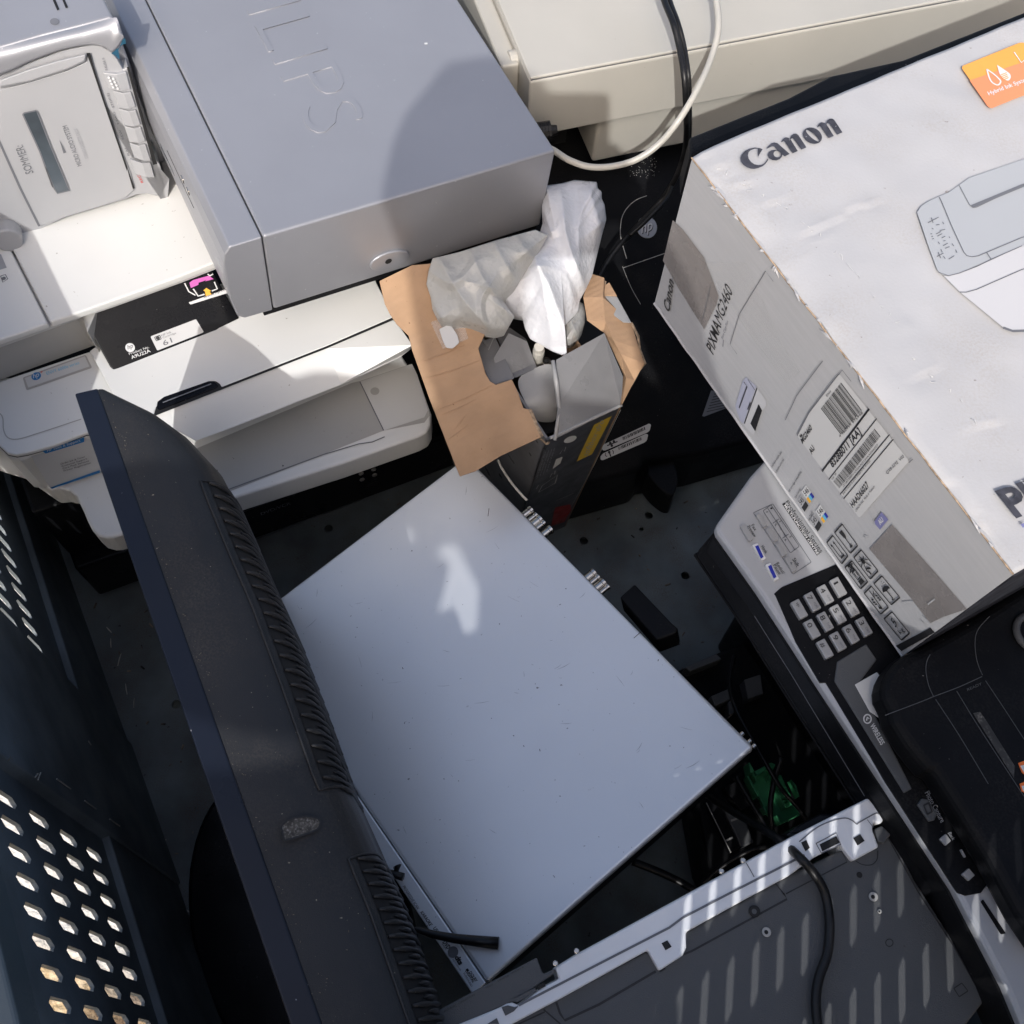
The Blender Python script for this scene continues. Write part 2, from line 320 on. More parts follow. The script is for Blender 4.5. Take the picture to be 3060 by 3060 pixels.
# front wall, behind the viewer
BF = -.235
WF = Fr(ab(0, BF, 0), A_, (0, 0, 1))
FROWS = [.37, .434, .499, .563, .6277, .692]
sheet('slotted_panel', WF, -.24, 1.25, .12, .727, [-.20 + .0215 * i for i in range(66)], FROWS, 'steel', cage, hw=.0040, hl=.0215)
MB().box(WF, -.25, 1.26, .727, .88, -.012, .012).done('top_rail', 'steel', cage, .003)
MB().box(WF, -.25, 1.26, -.14, .12, -.012, .012).done('base_plate', 'steel', cage, .003)
for a in (-.26, 1.27): MB().box(Fr(ab(a, BF, 0), A_, B_), -.02, .02, -.02, .02, -.14, .90).done('corner_post', 'steel', cage, .003)
# right and rear walls, outside the picture
MB().box(Fr(ab(1.27, 0, 0), B_, (0, 0, 1)), BF, 1.5, -.05, .5, -.003, .003).done('side_panel', 'steel', cage)
MB().box(Fr(ab(0, 1.5, 0), A_, (0, 0, 1)), -.26, 1.27, -.05, .5, -.003, .003).done('side_panel', 'steel', cage)
# scuffs on the middle post and straw on the floor
for a, b in [((230, 510), (215, 550)), ((322, 545), (400, 600)), ((480, 668), (545, 715)), ((622, 772), (678, 812)), ((500, 330), (515, 352)), ((200, 535), (215, 515))]:
    p = [WL.hit(*q, .0108) for q in K7(a, b)]; MB().tube(p, .0006, 5).done('scratch', 'greyp', cage)
# ------------------------------------------------------------------ silver disc/video player, upper centre
VR = np.array([[0.8521, -0.5175, 0.0782], [0.5181, 0.8552, 0.0139], [-0.0741, 0.0287, 0.9968]]); VO = np.array([-0.2647, 0.5689, 0.5335])
VT = Fr(VO, VR[:, 0], VR[:, 1]); VS = Fr(VO, VR[:, 0], VR[:, 2])          # top, long side face
vcr = T('video_player', 'large silver video player with raised lettering on its lid, tipped on the white printer', 'video player', VO + VR @ np.array([.16, .17, -.118]))
sx = VT.loc(*K1((1485, 1340))[0])[0]
def vprof(name, prof, y0, y1, m, bevel): return MB().solid([VO + VR @ np.array([x, y0, z]) for x, z in prof], [VO + VR @ np.array([x, y1, z]) for x, z in prof]).done(name, m, vcr, bevel)
vprof('case', [(sx + .0006, -.0002), (.3235, -.0002), (.3235, -.106), (sx + .0006, -.106)], .0005, .40, 'silver', .0026)
fp = [tuple(VS.loc(*q)) for q in K1((1482, 1342), (1300, 1398), (1272, 1440), (1268, 1500), (1290, 1640), (1320, 1730), (1345, 1790), (1385, 1802), (1551, 1752))]
vprof('front_panel', [(sx - .0006, -.0002)] + [(a, min(b, -.0002)) for a, b in fp[1:-1]] + [(sx - .0006, -.106)], .0, .40, 'silver', .0016)
vprof('base', [(.02, -.1062), (.322, -.1062), (.322, -.1165), (.02, -.1165)], .004, .39, 'black', .001)
text('embossed_lettering', 'PHILIPS', VT, (613, -202), (931, 408), (766, -240), 'silver', vcr, off=.0002, ext=.00045, bold=-.012)
ov = [(1165 + 62 * math.cos(t) , 781 + 27 * math.sin(t) - 0.32 * 60 * math.cos(t) * .9) for t in np.linspace(0, 6.283, 33)[:-1]]
lg = [VS.hit(1165 + .95 * (a - 1165), 781 + .95 * (b - 781), .0022) for a, b in ov]; MB().solid(lg, [p - VS.n * .003 for p in lg]).done('lug', 'silver', vcr, .0014, seg=4)
MB().disc(VS, 1161, 781, .0036, .0026, 16).done('jack_hole', 'deep', vcr)
vf = Fr(VO + VR @ np.array([-.006, 0, -.05]), -VR[:, 1], VR[:, 2])
MB().box(vf, -.19, -.15, -.012, -.004, -.003, .004).done('front_button', 'glassd', vcr, .001)
MB().box(vf, -.16, -.085, .012, .0135, -.003, .0035).done('disc_slot', 'deep', vcr)
for x in (-.115, -.10): MB().box(vf, x, x + .007, .020, .026, -.003, .004).done('front_button', 'chrome', vcr, .001)
MB().box(vf, -.105, -.025, -.03, .020, -.003, .0026).done('jack_door', 'silverp', vcr, .008)
MB().box(vf, -.026, -.004, -.022, .014, -.003, .004).done('power_button', 'silverp', vcr, .003)
decal('paint_chip', VT, [(1268, 128), (1277, 127), (1278, 132), (1269, 133)], 'whiteink', vcr)
# ------------------------------------------------------------------ silver micro stereo, upper left
e0, e1 = Z(20, 705, .403), Z(480, 592, .403); ex = (e1 - e0) / np.linalg.norm(e1 - e0)
ST = Fr(e0, ex, np.array([0, 0, 1.0]) - .2 * np.array([ex[1], -ex[0], 0]))
st = T('micro_stereo', 'silver micro stereo with a cassette door and worn blue chips, lying on the white printer', 'stereo', Z(200, 500, .405))
back = KS((-500, 632), (0, 487), (420, 367), (840, 262), (1166, 174), (1080, -8), (1020, -140), (-700, -140))
slab('rear_case', back, .585, .405, 'silver', st, .003)
def resamp(P, n):
    P = [np.array(p, float) for p in P]; L_ = np.concatenate([[0], np.cumsum([np.linalg.norm(b - a) for a, b in zip(P, P[1:])])]); o = []
    for k in range(n):
        t = L_[-1] * k / (n - 1); i = min(np.searchsorted(L_, t, 'right') - 1, len(P) - 2); f = (t - L_[i]) / max(1e-9, L_[i + 1] - L_[i]); o.append(P[i] * (1 - f) + P[i + 1] * f)
    return o
ha = resamp(smooth(KS((-500, 640), (0, 495), (420, 375), (840, 270), (1168, 182), (1205, 188), (1240, 280), (1272, 370)), 4), 60)
hb_ = resamp(smooth(KS((-500, 870), (0, 775), (300, 640), (620, 520), (860, 470), (960, 462), (1040, 472), (1100, 500), (1148, 545), (1200, 505), (1245, 440), (1280, 392)), 4), 60)
A3, B3 = [Z(u, v, .5855) for u, v in ha], [ST.hit(u, v, .005) for u, v in hb_]
A3 = [p if i < 42 else ST.hit(*ha[i], .002) * ((i - 42) / 17) + p * (1 - (i - 42) / 17) for i, p in enumerate(A3)]
mb = MB(); rows = []
for k in range(9):
    t = k / 8; rows.append([mb.bm.verts.new(tuple(p * (1 - t) + q * t + (ST.n * .5 + np.array([0, 0, .8])) * .0045 * math.sin(math.pi * t))) for p, q in zip(A3, B3)])
rows.append([mb.bm.verts.new(tuple(q - ST.n * .012)) for q in B3])
for r0, r1 in zip(rows, rows[1:]):
    for i in range(59): mb.bm.faces.new((r0[i], r1[i], r1[i + 1], r0[i + 1]))
mb.done('top_hood', 'silver', st, smoothed=True)
body = KS((-600, 900), (0, 780), (300, 645), (620, 525), (860, 475), (960, 465), (1050, 480), (1150, 540), (1215, 620), (1270, 720)) + KS((1320, 690), (1600, 1640), (1650, 1700), (1700, 1900), (1720, 2050)) + KT((1730, 170), (1690, 250), (1660, 290), (1610, 295), (1510, 270), (1400, 285), (1300, 330), (1100, 390), (660, 525), (540, 580), (420, 640), (300, 690), (210, 710), (100, 740), (-600, 900))
MB().solid([ST.hit(u, v) for u, v in body], [ST.hit(u, v) - ST.n * .09 for u, v in body]).done('body', 'silverp', st, .003)
door = KS((0, 925), (300, 850), (700, 725), (885, 640), (905, 545), (930, 560), (1000, 830), (1090, 1100), (1200, 1400), (1300, 1660), (1350, 1790)) + KT((1385, 200), (1380, 235), (1300, 310), (1100, 380), (660, 515), (540, 565), (410, 602)) + KS((205, 1932), (0, 1475), (-300, 900))
dd = MB(); dd.solid([ST.hit(u, v, .0022) for u, v in door], [ST.hit(u, v, .0003) for u, v in door]); cdoor = dd.done('cassette_door', 'silverp', st, .0009)
MB().solid([ST.hit(u, v, .0075) for u, v in KS((0, 890), (300, 835), (700, 705), (870, 625), (885, 560), (600, 630), (300, 720), (0, 830))], [ST.hit(u, v, .002) for u, v in KS((0, 915), (300, 850), (700, 722), (885, 640), (900, 545), (600, 610), (300, 700), (0, 810))]).done('door_grip', 'silverp', cdoor, .001)
win = KS((235, 1180), (250, 1165), (370, 1140), (385, 1155), (520, 1500), (700, 1925)) + KT((715, 240), (590, 270), (560, 220), (470, 0)) + KS((545, 1932), (410, 1560))
decal('tape_window', ST, win, 'glassd', cdoor, .0034); MB().loop(ST, win, .0013, .0036).done('window_rim', 'greyink', cdoor)
decal('door_gap', ST, KS((890, 545), (930, 545), (965, 680), (1100, 1100), (1330, 1770)) + KT((1390, 215), (1370, 225), (1330, 90), (1310, 0)) + KS((1310, 1770), (1085, 1110), (940, 680)), 'deep', st, .0024)
MB().ribbon(ST, KS((-300, 850), (0, 1475), (205, 1932)) + KT((405, 608)), .0022, .0026).done('panel_gap', 'greyink', st)
text('lettering', 'SOMMER:', ST, KS((345, 1780))[0], KS((232, 1490))[0], KS((268, 1800))[0], 'greyink', cdoor, .0030, shear=0)
text('lettering', 'MICRO AUDIO SYSTEM', ST, KS((845, 1705))[0], KS((690, 1290))[0], KS((800, 1718))[0], 'greyink', cdoor, .0030)
text('lettering', 'STEREO CASSETTE DECK', ST, KS((912, 1630))[0], KS((795, 1320))[0], KS((880, 1640))[0], 'paleink', cdoor, .0030)
decal('printed_triangle', ST, KS((612, 1440), (683, 1572), (655, 1582)), 'greyink', cdoor, .0030)
kp = [(1062, 750, 1115, 915), (1165, 935, 1225, 1112), (1225, 1120, 1280, 1295), (1283, 1300, 1335, 1465), (1335, 1475, 1385, 1625), (1342, 1640, 1395, 1790)]
rt = [(1300, 740, 1345, 920), (1350, 950, 1400, 1100), (1400, 1135, 1450, 1285), (1450, 1310, 1500, 1455), (1500, 1490, 1555, 1660), (1550, 1680, 1595, 1830)]
for (a, b, c, d), (e, f_, g_, h) in zip(kp, rt):
    q = [ST.hit(*KS(p)[0], z) for p, z in (((a, b), .0018), ((a + (e - a) * .6, b + (f_ - b) * .6 + 22), .0042), ((e, f_), .0030), ((g_, h), .0030), ((c + (g_ - c) * .6, d + (h - d) * .6 + 18), .0042), ((c, d), .0018))]
    mb = MB(); top_ = [mb.bm.verts.new(tuple(p)) for p in q]; low = [mb.bm.verts.new(tuple(p - ST.n * .006)) for p in q]
    mb.bm.faces.new((top_[0], top_[1], top_[4], top_[5])); mb.bm.faces.new((top_[1], top_[2], top_[3], top_[4]))
    for k in range(6): mb.bm.faces.new((top_[k], low[k], low[(k + 1) % 6], top_[(k + 1) % 6]))
    mb.done('deck_key', 'silverp', st, .0006, seg=2)
decal('key_gap', ST, KS((1305, 690), (1330, 690), (1620, 1690), (1580, 1700)), 'deep', st, .0006)
for s_, a, b, h in [('PAUSE II', (1112, 720), (1075, 595), (1088, 726)), ('STOP/EJ', (1180, 1105), (1120, 960), (1158, 1112)), ('F.FWD', (1228, 1275), (1185, 1150), (1208, 1282)), ('REW', (1280, 1432), (1245, 1335), (1258, 1440)), ('PLAY', (1340, 1600), (1300, 1515), (1318, 1608)), ]:
    text('key_lettering', s_, ST, KS(a)[0], KS(b)[0], KS(h)[0], 'greyink', st, .0009)
text('key_lettering', 'REC', ST, KS((1480, 1880))[0], KS((1440, 1800))[0], KS((1455, 1888))[0], 'redp', st, .0009)
mb = MB()
for k in range(4):
    for j in range(2): mb.disc(ST, *KS((1120 + 15 * k + 48 * j, 795 + 33 * k + 15 * j))[0], .0011, .0045, 8, h=.0012)
mb.done('key_studs', 'whiteink', st)
c1 = ST.hit(*KT((72, 640))[0], -.002); c0 = c1 + ST.n * .020
MB().tube([c0 + (c1 - c0) * t for t in (0, .08, .5, 1)], [.0125, .0135, .0138, .0138], 26).done('volume_knob', 'silverp', st, .0012)
decal('knob_recess', ST, [(KT((70, 590))[0][0] + 30 * math.cos(t), KT((70, 605))[0][1] + 19 * math.sin(t)) for t in np.linspace(0, 6.28, 24)[:-1]], 'greyink', st, .001)
BKP = zf(.585)
decal('vent', BKP, KS((530, -30), (560, -30), (612, 95), (590, 108)), 'deep', st, .0005); decal('vent', BKP, KS((630, -30), (655, -30), (702, 75), (678, 85)), 'deep', st, .0005)
sc_ = [(KS((563, 222))[0][0] + 14 * math.cos(t), KS((563, 222))[0][1] + 10.5 * math.sin(t)) for t in np.linspace(0, 6.283, 20)[:-1]]
decal('screw_recess', BKP, sc_, 'greyink', st, .0005)
chips = [KS((1275, 385), (1290, 400), (1300, 450), (1270, 455), (1240, 480), (1220, 515), (1235, 610), (1215, 600), (1190, 570), (1150, 555), (1170, 520), (1200, 505), (1230, 490))]
for c in chips: decal('paint_chip', ST, c, 'chip', st, .0050)
# ------------------------------------------------------------------ white all-in-one printer, left
en = T('inkjet_printer', 'white inkjet printer with its cartridge door open, under the silver machines', 'printer', Z(500, 1100, .235))
LZ = .402
lid = slab('scanner_lid', KT((515, 1595), (790, 1505), (1850, 1125), (2210, 980)) + [(760, 740), (640, 560), (430, 430), (300, 100), (-150, 300)] + KT((92, 775),), LZ, .393, 'white', en, .0022)
slab('control_panel', KT((490, 1605), (70, 775)) + [(-170, 310), (-420, 420), (-260, 1110)] + KT((-300, 1870), (0, 1778), (330, 1665)), LZ - .0008, .393, 'white', en, .0022)
lo = KT((-320, 1930), (0, 1820), (500, 1640), (800, 1530), (1180, 1400), (1850, 1160), (2230, 1010))
slab('lid_frame', lo + [(760, 740), (600, 500), (-200, 300), (-420, 420)], .3925, .386, 'lightgrey', en, .002)
slab('front_wall', KT((-320, 1945), (0, 1832), (500, 1652), (790, 1548), (850, 1560), (900, 1700)) + [(300, 900), (-200, 700)], .3885, .338, 'greyp', en, .001)
ledge = K4((-220, 300), (90, 195), (510, 55), (700, 350), (790, 480), (480, 520), (300, 590), (150, 632), (90, 642), (40, 632), (0, 595), (-100, 480))
slab('front_ledge', ledge, .340, .3345, 'white', en, .0018)
slab('ledge_gap', [(a + 1, b + 4) for a, b in ledge], .3345, .3315, 'deep', en, 0)
MB().ribbon(zf(.3402), smooth(K4((-60, 380), (10, 420), (20, 500), (45, 545), (100, 553), (200, 525), (460, 440)), 5), .0011, .0003).done('panel_groove', 'greyp', en)
decal('ledge_label', zf(.3402), rp(K4((128, 205), (485, 75), (522, 150), (150, 278)), 6), 'greyp', en, .0004)
decal('ledge_label', zf(.3402), K4((140, 208), (480, 85), (506, 142), (160, 262)), 'sticker', en, .0007)
pl = zf(.3402)
MB().disc(pl, *K4((205, 197))[0], .0048, .001, 24).done('round_logo', 'bluep', en)
text('logo_lettering', 'hp', pl, K4((188, 210))[0], K4((224, 197))[0], K4((180, 186))[0], 'whiteink', en, .0013, shear=.25)
text('lettering', '+', pl, K4((230, 186))[0], K4((246, 180))[0], K4((224, 168))[0], 'redp', en, .001)
text('lettering', 'ENVY 6000e series', pl, K4((266, 190))[0], K4((450, 128))[0], K4((260, 174))[0], 'cyanp', en, .001)
bodyp = K4((-300, 520), (0, 612), (50, 660), (110, 668), (200, 640), (480, 545), (760, 500), (700, 200), (-200, 200))
P = [Z(u, v, .331) for u, v in bodyp]; C0 = np.mean(P, 0)
Q = [np.array([*(C0 + (p - C0) * .985)[:2], .262]) for p in P]
MB().solid(P, Q).done('body', 'white', en, .004)
# sticker on the front wall of the body
e0, e1 = Z(*K4((110, 668))[0], .331), Z(*K4((480, 545))[0], .331); ESx = e1 - e0
ES = Fr(e0 + np.cross(ESx / np.linalg.norm(ESx), [0, 0, 1.]) * .0008, ESx, (-.12 * np.cross(ESx / np.linalg.norm(ESx), [0, 0, 1.]) + np.array([0, 0, 1.0])))
decal('support_sticker', ES, KN((300, 690), (930, 500), (990, 830), (490, 1000), (440, 930)), 'sticker', en, .0012)
decal('sticker_band', ES, KN((410, 640), (810, 505), (810, 550), (440, 662)), 'bluep', en, .0016); decal('sticker_band', ES, KN((482, 990), (960, 820), (962, 845), (500, 1000)), 'bluep', en, .0016)
text('lettering', 'HP Sales & Support', ES, KN((455, 645))[0], KN((775, 545))[0], KN((450, 622))[0], 'whiteink', en, .002)
for i, s_ in enumerate(('Order Ink & Toner', 'Customer Support', 'Care Pack Services', 'Printer Registration')):
    text('lettering', s_, ES, KN((585 + 10 * i, 770 + 22 * i))[0], KN((820 + 18 * i, 697 + 20 * i))[0], KN((581 + 10 * i, 755 + 22 * i))[0], 'ink', en, .0016)
# base with paper tray
bz = .268
tb = K4((-120, 560), (280, 838), (340, 832), (390, 842), (430, 875), (470, 960), (495, 1020), (520, 1068), (555, 1100), (600, 1112), (640, 1110)) + [(700, 1487), (1020, 1385), (1250, 1304), (1276, 1290), (1287, 1268), (1289, 1235), (1262, 1165), (1225, 1100), (1150, 980), (900, 950), (400, 1000)]
tray = slab('tray_base', tb, bz, .232, 'white', en, .0035)
tf = zf(bz)
decal('tray_floor', tf, K5((-900, 640), (60, 235), (105, 225), (390, 130), (425, 180), (440, 220), (495, 380), (500, 420), (470, 460), (240, 505), (100, 560), (-760, 900)), 'greyp', en, .0006)
decal('tray_guide', tf, K5((105, 228), (400, 128), (430, 190), (490, 390), (470, 430), (240, 505)), 'lightgrey', en, .001)
MB().ribbon(tf, K5((-780, 890), (-100, 640), (100, 580), (175, 570), (245, 540)), .0012, .0012).ribbon(tf, K5((105, 228), (240, 505)), .0012, .0014).done('tray_line', 'greyink', en)
for p, r, m in (((190, 282), .0050, 'greyink'), ((380, 303), .0042, 'paleink'), ((238, 362), .0042, 'paleink')): MB().disc(tf, *K5(p)[0], r, .0016, 22).done('tray_mark', 'lightgrey' if m == 'paleink' else 'greyp', en)
# the open front door
dz = .352
flap = K4((505, 55), (560, 150), (640, 300), (705, 420)) + [(459, 1239), (466, 1216), (475, 1203), (490, 1194), (628, 1138), (644, 1138), (656, 1146), (662, 1156), (977, 1033), (1173, 948), (1166, 925), (1125, 845), (1090, 760), (500, 880)]
slab('front_door', flap, dz, dz - .004, 'white', en, .0012)
lipT = [(452, 1246), (660, 1163), (977, 1040), (1174, 955), (1186, 962), (1231, 1030)]; lipB = [(586, 1318), (700, 1276), (1020, 1150), (1175, 1078), (1200, 1065), (1228, 1043)]
T1 = [Z(u, v, dz - .003) for u, v in lipT] ; B1 = [Z(u, v, dz - .03) for u, v in lipB]
MB().solid(T1 + B1[::-1], [p - np.array([0, 0, .004]) + B_ * .004 for p in T1] + [p - np.array([0, 0, .004]) + B_ * .004 for p in B1[::-1]]).done('door_lip', 'white', en, .0008)
decal('door_gap', zf(dz - .0032), [(455, 1246), (466, 1210), (644, 1132), (662, 1152), (977, 1030), (1173, 945), (1176, 956), (977, 1041), (660, 1165)], 'deep', en, .0025)
slab('door_handle', rp(KE((738, 1290), (745, 1240), (800, 1200), (1170, 1070), (1215, 1072), (1250, 1110), (1225, 1130), (760, 1310)), 3), dz + .0004, dz - .003, 'blackgloss', en, .0008)
MB().ribbon(zf(dz), KE((790, 1250), (1190, 1095)), .0014, .0012).done('handle_groove', 'greyink', en)
bpn = KE((130, 545), (1175, 150), (1215, 190), (1420, 555), (1255, 635), (1235, 655), (440, 972), (385, 982), (355, 955))
BPF = fr3((248, 948, .386), (626, 806, .386), (340, 1100, .353))
if BPF.n[2] < 0: BPF = Fr(BPF.o, BPF.y, BPF.x)
slab('cartridge_cover', bpn, 0, .004, 'blackgloss', en, .0012, top=BPF)
decal('cover_label', BPF, rp(KE((688, 705), (1065, 562), (1130, 670), (745, 822)), 4), 'sticker', en, .0006)
text('lettering', '61', BPF, KE((800, 782))[0], KE((872, 752))[0], KE((785, 745))[0], 'greyink', en, .001, bold=.01)
text('lettering', 'HP Ink', BPF, KE((782, 705))[0], KE((862, 674))[0], KE((776, 690))[0], 'greyink', en, .001); text('lettering', 'Cartridge', BPF, KE((792, 722))[0], KE((902, 682))[0], KE((787, 708))[0], 'greyink', en, .001)
MB().loop(BPF, rp(KE((722, 712), (765, 695), (778, 725), (738, 742)), 2), .0007, .001).disc(BPF, *KE((750, 718))[0], .002, .001, 10).done('printed_symbol', 'ink', en)
MB().disc(BPF, *KE((521, 797))[0], .0046, .001, 24).done('round_logo', 'whiteink', en)
text('logo_lettering', 'hp', BPF, KE((503, 812))[0], KE((548, 795))[0], KE((492, 780))[0], 'ink', en, .0014, shear=.25)
text('lettering', 'Product No.', BPF, KE((515, 858))[0], KE((680, 800))[0], KE((508, 840))[0], 'whiteink', en, .001); text('lettering', 'A9U22A', BPF, KE((535, 892))[0], KE((692, 832))[0], KE((524, 868))[0], 'whiteink', en, .001, bold=.015)
decal('printed_cartridge', BPF, KE((1010, 262), (1040, 240), (1170, 203), (1210, 232), (1140, 250), (1150, 240), (1085, 262), (1085, 278), (1022, 305)), 'magenta', en, .001)
decal('printed_arrow', BPF, KE((1125, 325), (1150, 305), (1190, 330), (1175, 335), (1195, 358), (1145, 372), (1140, 335)), 'amber', en, .0012)
MB().ribbon(BPF, KE((970, 265), (1005, 335), (1060, 365)), .0013, .001).ribbon(BPF, KE((1042, 312), (1082, 372), (1135, 357)), .0014, .001).ribbon(BPF, KE((1195, 330), (1240, 312), (1215, 255)), .0014, .001).ribbon(BPF, KE((1160, 190), (1180, 205), (1205, 190)), .0012, .001).done('printed_outline', 'whiteink', en)
decal('web_label', BPF, rp(KE((1002, 425), (1310, 315), (1330, 345), (1020, 442)), 3), 'whiteink', en, .001)
text('lettering', 'www.hp.com', BPF, KE((1130, 390))[0], KE((1340, 312))[0], KE((1125, 376))[0], 'ink', en, .0013)
decal('printed_symbol', zf(LZ - .0008), KT((-30, 905), (10, 895), (70, 1035), (-30, 1065)), 'paleink', en)
MB().loop(zf(LZ - .0008), KT((5, 1120), (55, 1105), (80, 1150), (30, 1185)), .0009).disc(zf(LZ - .0008), *KT((38, 1145))[0], .0022, .0005, 10).done('printed_symbol', 'greyink', en)
# ------------------------------------------------------------------ black disc player under the white printer
bd = T('disc_player', 'black disc player flat on the cage floor under the white printer', 'disc player', Z(900, 1400, 0))
front = [(225, 1703), (390, 1645), (760, 1512), (1155, 1370), (1450, 1262)]
P = [Z(u, v, .10) for u, v in front]; bk = P[-1] + B_ * .3; bl = P[0] + B_ * .3
MB().solid(P + [bk, bl], [np.array([*p[:2], .012]) for p in P + [bk, bl]]).done('case', 'blackgloss', bd, .004)
MB().solid([p + B_ * .02 + np.array([0, 0, .12]) for p in P] + [bk + [0, 0, .12], bl + [0, 0, .12]], [p + B_ * .02 + np.array([0, 0, .003]) for p in P] + [bk + [0, 0, .003], bl + [0, 0, .003]]).done('upper_case', 'black', bd, .004)
d0, d1 = P[1], P[4]; BD = Fr(d0 + (-B_) * .0012, d1 - d0, (0, 0, 1))
MB().ribbon(BD, KD((185, 945), (715, 742)), .0012).ribbon(BD, KD((835, 695), (1350, 500)), .0010).ribbon(BD, KD((70, 640), (1480, 120)), .0006).done('trim_line', 'greyink', bd)
text('lettering', 'DVD/VCR', BD, KD((285, 668))[0], KD((595, 550))[0], KD((275, 642))[0], 'greyink', bd, .0005)
for p in ((1340, 285), (1470, 237), (1330, 222), (1460, 180)): MB().disc(BD, *KD(p)[0], .0034, .0004, 14, h=.002).done('front_button', 'greyp', bd, .0008)
for x in (0.02, .26): MB().tube([d0 + A_ * x + B_ * .03 + [0, 0, -.0 - d0[2]], d0 + A_ * x + B_ * .03 + [0, 0, .013 - d0[2]]], .014, 16).done('foot', 'deep', bd)
# ------------------------------------------------------------------ white printer carton, right
CR = np.array([[0.8392, -0.5437, -0.0107], [0.5434, 0.8391, -0.0238], [0.0219, 0.0142, 0.9997]]); CO = np.array([0.1076, 0.5621, 0.6935])
CT = Fr(CO, CR[:, 0], CR[:, 1]); CS = Fr(CO, -CR[:, 1], CR[:, 2])
if CS.n @ (CAM - CO) < 0: raise Exception('side normal')
cb = T('printer_carton', 'large white printed printer carton with grey label side, on the fax machine', 'box', CO + CR @ np.array([.23, -.18, -.183]))
hc = .1827
body = MB()
nx, ny = 24, 18
CRE = [[CT.loc(u, v) for u, v in K3(*q)] for q in ([(130, 880), (300, 1000), (400, 1090), (560, 1180), (720, 1310), (800, 1360), (1000, 1600), (1130, 1770), (1250, 1850)], [(720, 1310), (860, 1260), (960, 1190), (1090, 1155)], [(590, 1220), (690, 1360), (760, 1365), (690, 1440)], [(250, 960), (330, 1130), (480, 1330)])] + [[CT.loc(u, v) for u, v in K6(*q)] for q in ([(1250, 60), (1400, 220), (1560, 330), (1660, 490), (1760, 470)], [(1330, 560), (1480, 740), (1660, 960), (1800, 1180)])]
def crease(x, y):
    h = 0.0; p = np.array([x, y])
    for k, pl_ in enumerate(CRE):
        for a, b in zip(pl_, pl_[1:]):
            ab_ = b - a; t = float(np.clip((p - a) @ ab_ / (ab_ @ ab_), 0, 1)); q = p - a - ab_ * t; d = math.hypot(*q)
            if d < .02:
                sg = 1 if ab_[0] * q[1] - ab_[1] * q[0] > 0 else -1; v = (.0017 if k in (0, 4) else .0011) * math.exp(-d / .003) * (1.0 if sg > 0 else -.7)
                if abs(v) > abs(h): h = v
    return h
def cbox(x, y):                                     # lid slightly bowed, its left edge worn down
    e = .0032 * math.exp(-x / .010) * (1 + .8 * noise.noise(Vector((y * 40, 3, 1)))) ; b = .0022 * math.sin(math.pi * min(1, max(0, x / .47))) * math.sin(math.pi * min(1, max(0, -y / .365)))
    c = .0016 * max(0, noise.noise(Vector((x * 9, y * 9, 5)))) + .0007 * noise.noise(Vector((x * 40, y * 40, 2)))
    c += crease(x, y)
    return CO + CR @ np.array([x, y, -e + b + c])
xs = [0, .003, .007, .012, .018, .026, .036, .048] + list(np.linspace(.052, .33, 90)) + list(np.linspace(.34, .47, 12)); ys = list(np.linspace(0, -.365, 130))
vs = [[body.bm.verts.new(tuple(cbox(x, y))) for y in ys] for x in xs]
for i in range(len(xs) - 1):
    for j in range(len(ys) - 1): body.bm.faces.new((vs[i][j], vs[i][j + 1], vs[i + 1][j + 1], vs[i + 1][j]))
def wall(edge):
    lo_ = [body.bm.verts.new(tuple(np.array(v.co) - CR[:, 2] * (hc + ((np.array(v.co) - CO) @ CR[:, 2])))) for v in edge]
    for a, b, c, d in zip(edge, edge[1:], lo_[1:], lo_): body.bm.faces.new((a, b, c, d))
wall([r[0] for r in vs]); wall([r[-1] for r in vs]); wall(vs[-1])
lid_o = body.done('carton_top', 'card', cb, smoothed=False)
for p in lid_o.data.polygons: p.use_smooth = True
bev(lid_o, 0)
sideb = MB(); sideb.solid([CS.w(0, -.0035, 0), CS.w(.365, -.0035, 0), CS.w(.365, -hc, .0), CS.w(0, -hc, 0)], [CS.w(0, -.0035, -.003), CS.w(.365, -.0035, -.003), CS.w(.365, -hc, -.003), CS.w(0, -hc, -.003)])
sideb.done('label_side', 'cards', cb)
# raw board along the worn lid edge
ep = [CS.w(t, -.0032 + .0009 * noise.noise(Vector((t * 60, 0, 7))), .0006) for t in np.linspace(.0, .365, 90)]
MB().tube(ep, [.0006 + .0005 * noise.noise(Vector((t * 90, 0, 3))) for t in range(90)], 6).done('raw_edge', 'kraftd', cb)
mb = MB()
for k in range(26):
    t = random.uniform(.03, .36); p = CS.w(t, -.003 + random.uniform(-.001, .002), .001); q = p + CR @ np.array([random.uniform(-.0025, .0015), random.uniform(-.012, .012), random.uniform(-.003, .001)]); mb.tube([p, (p + q) / 2 + CR[:, 2] * .0006, q], [.0003, .0011, .0002], 5)
mb.done('torn_paper', 'card', cb)['kind'] = 'stuff'
mb = MB(); random.seed(21)
for pl_ in (CRE[0], CRE[4]):
    for a, b in zip(pl_, pl_[1:]):
        for k in range(5):
            if random.random() < .55:
                p, q = a + (b - a) * (k + random.random() * .3) / 5, a + (b - a) * (k + .6 + random.random() * .4) / 5; j = np.array([random.uniform(-.0012, .0012), random.uniform(-.0012, .0012)])
                P = [CO + CR @ np.array([*w, 0]) * 1.0 for w in (p + j, (p + q) / 2 + j * 2, q)]; P = [CO + CR @ np.array([*w, .0]) + ((np.array(cbox(*w)) - CO) @ CR[:, 2] + .0002) * CR[:, 2] for w in (p + j, (p + q) / 2 + j * 2, q)]; mb.tube(P, [.0001, random.uniform(.0002, .0005), .0001], 4)
mb.done('paper_scuff', 'sticker', cb)['kind'] = 'stuff'
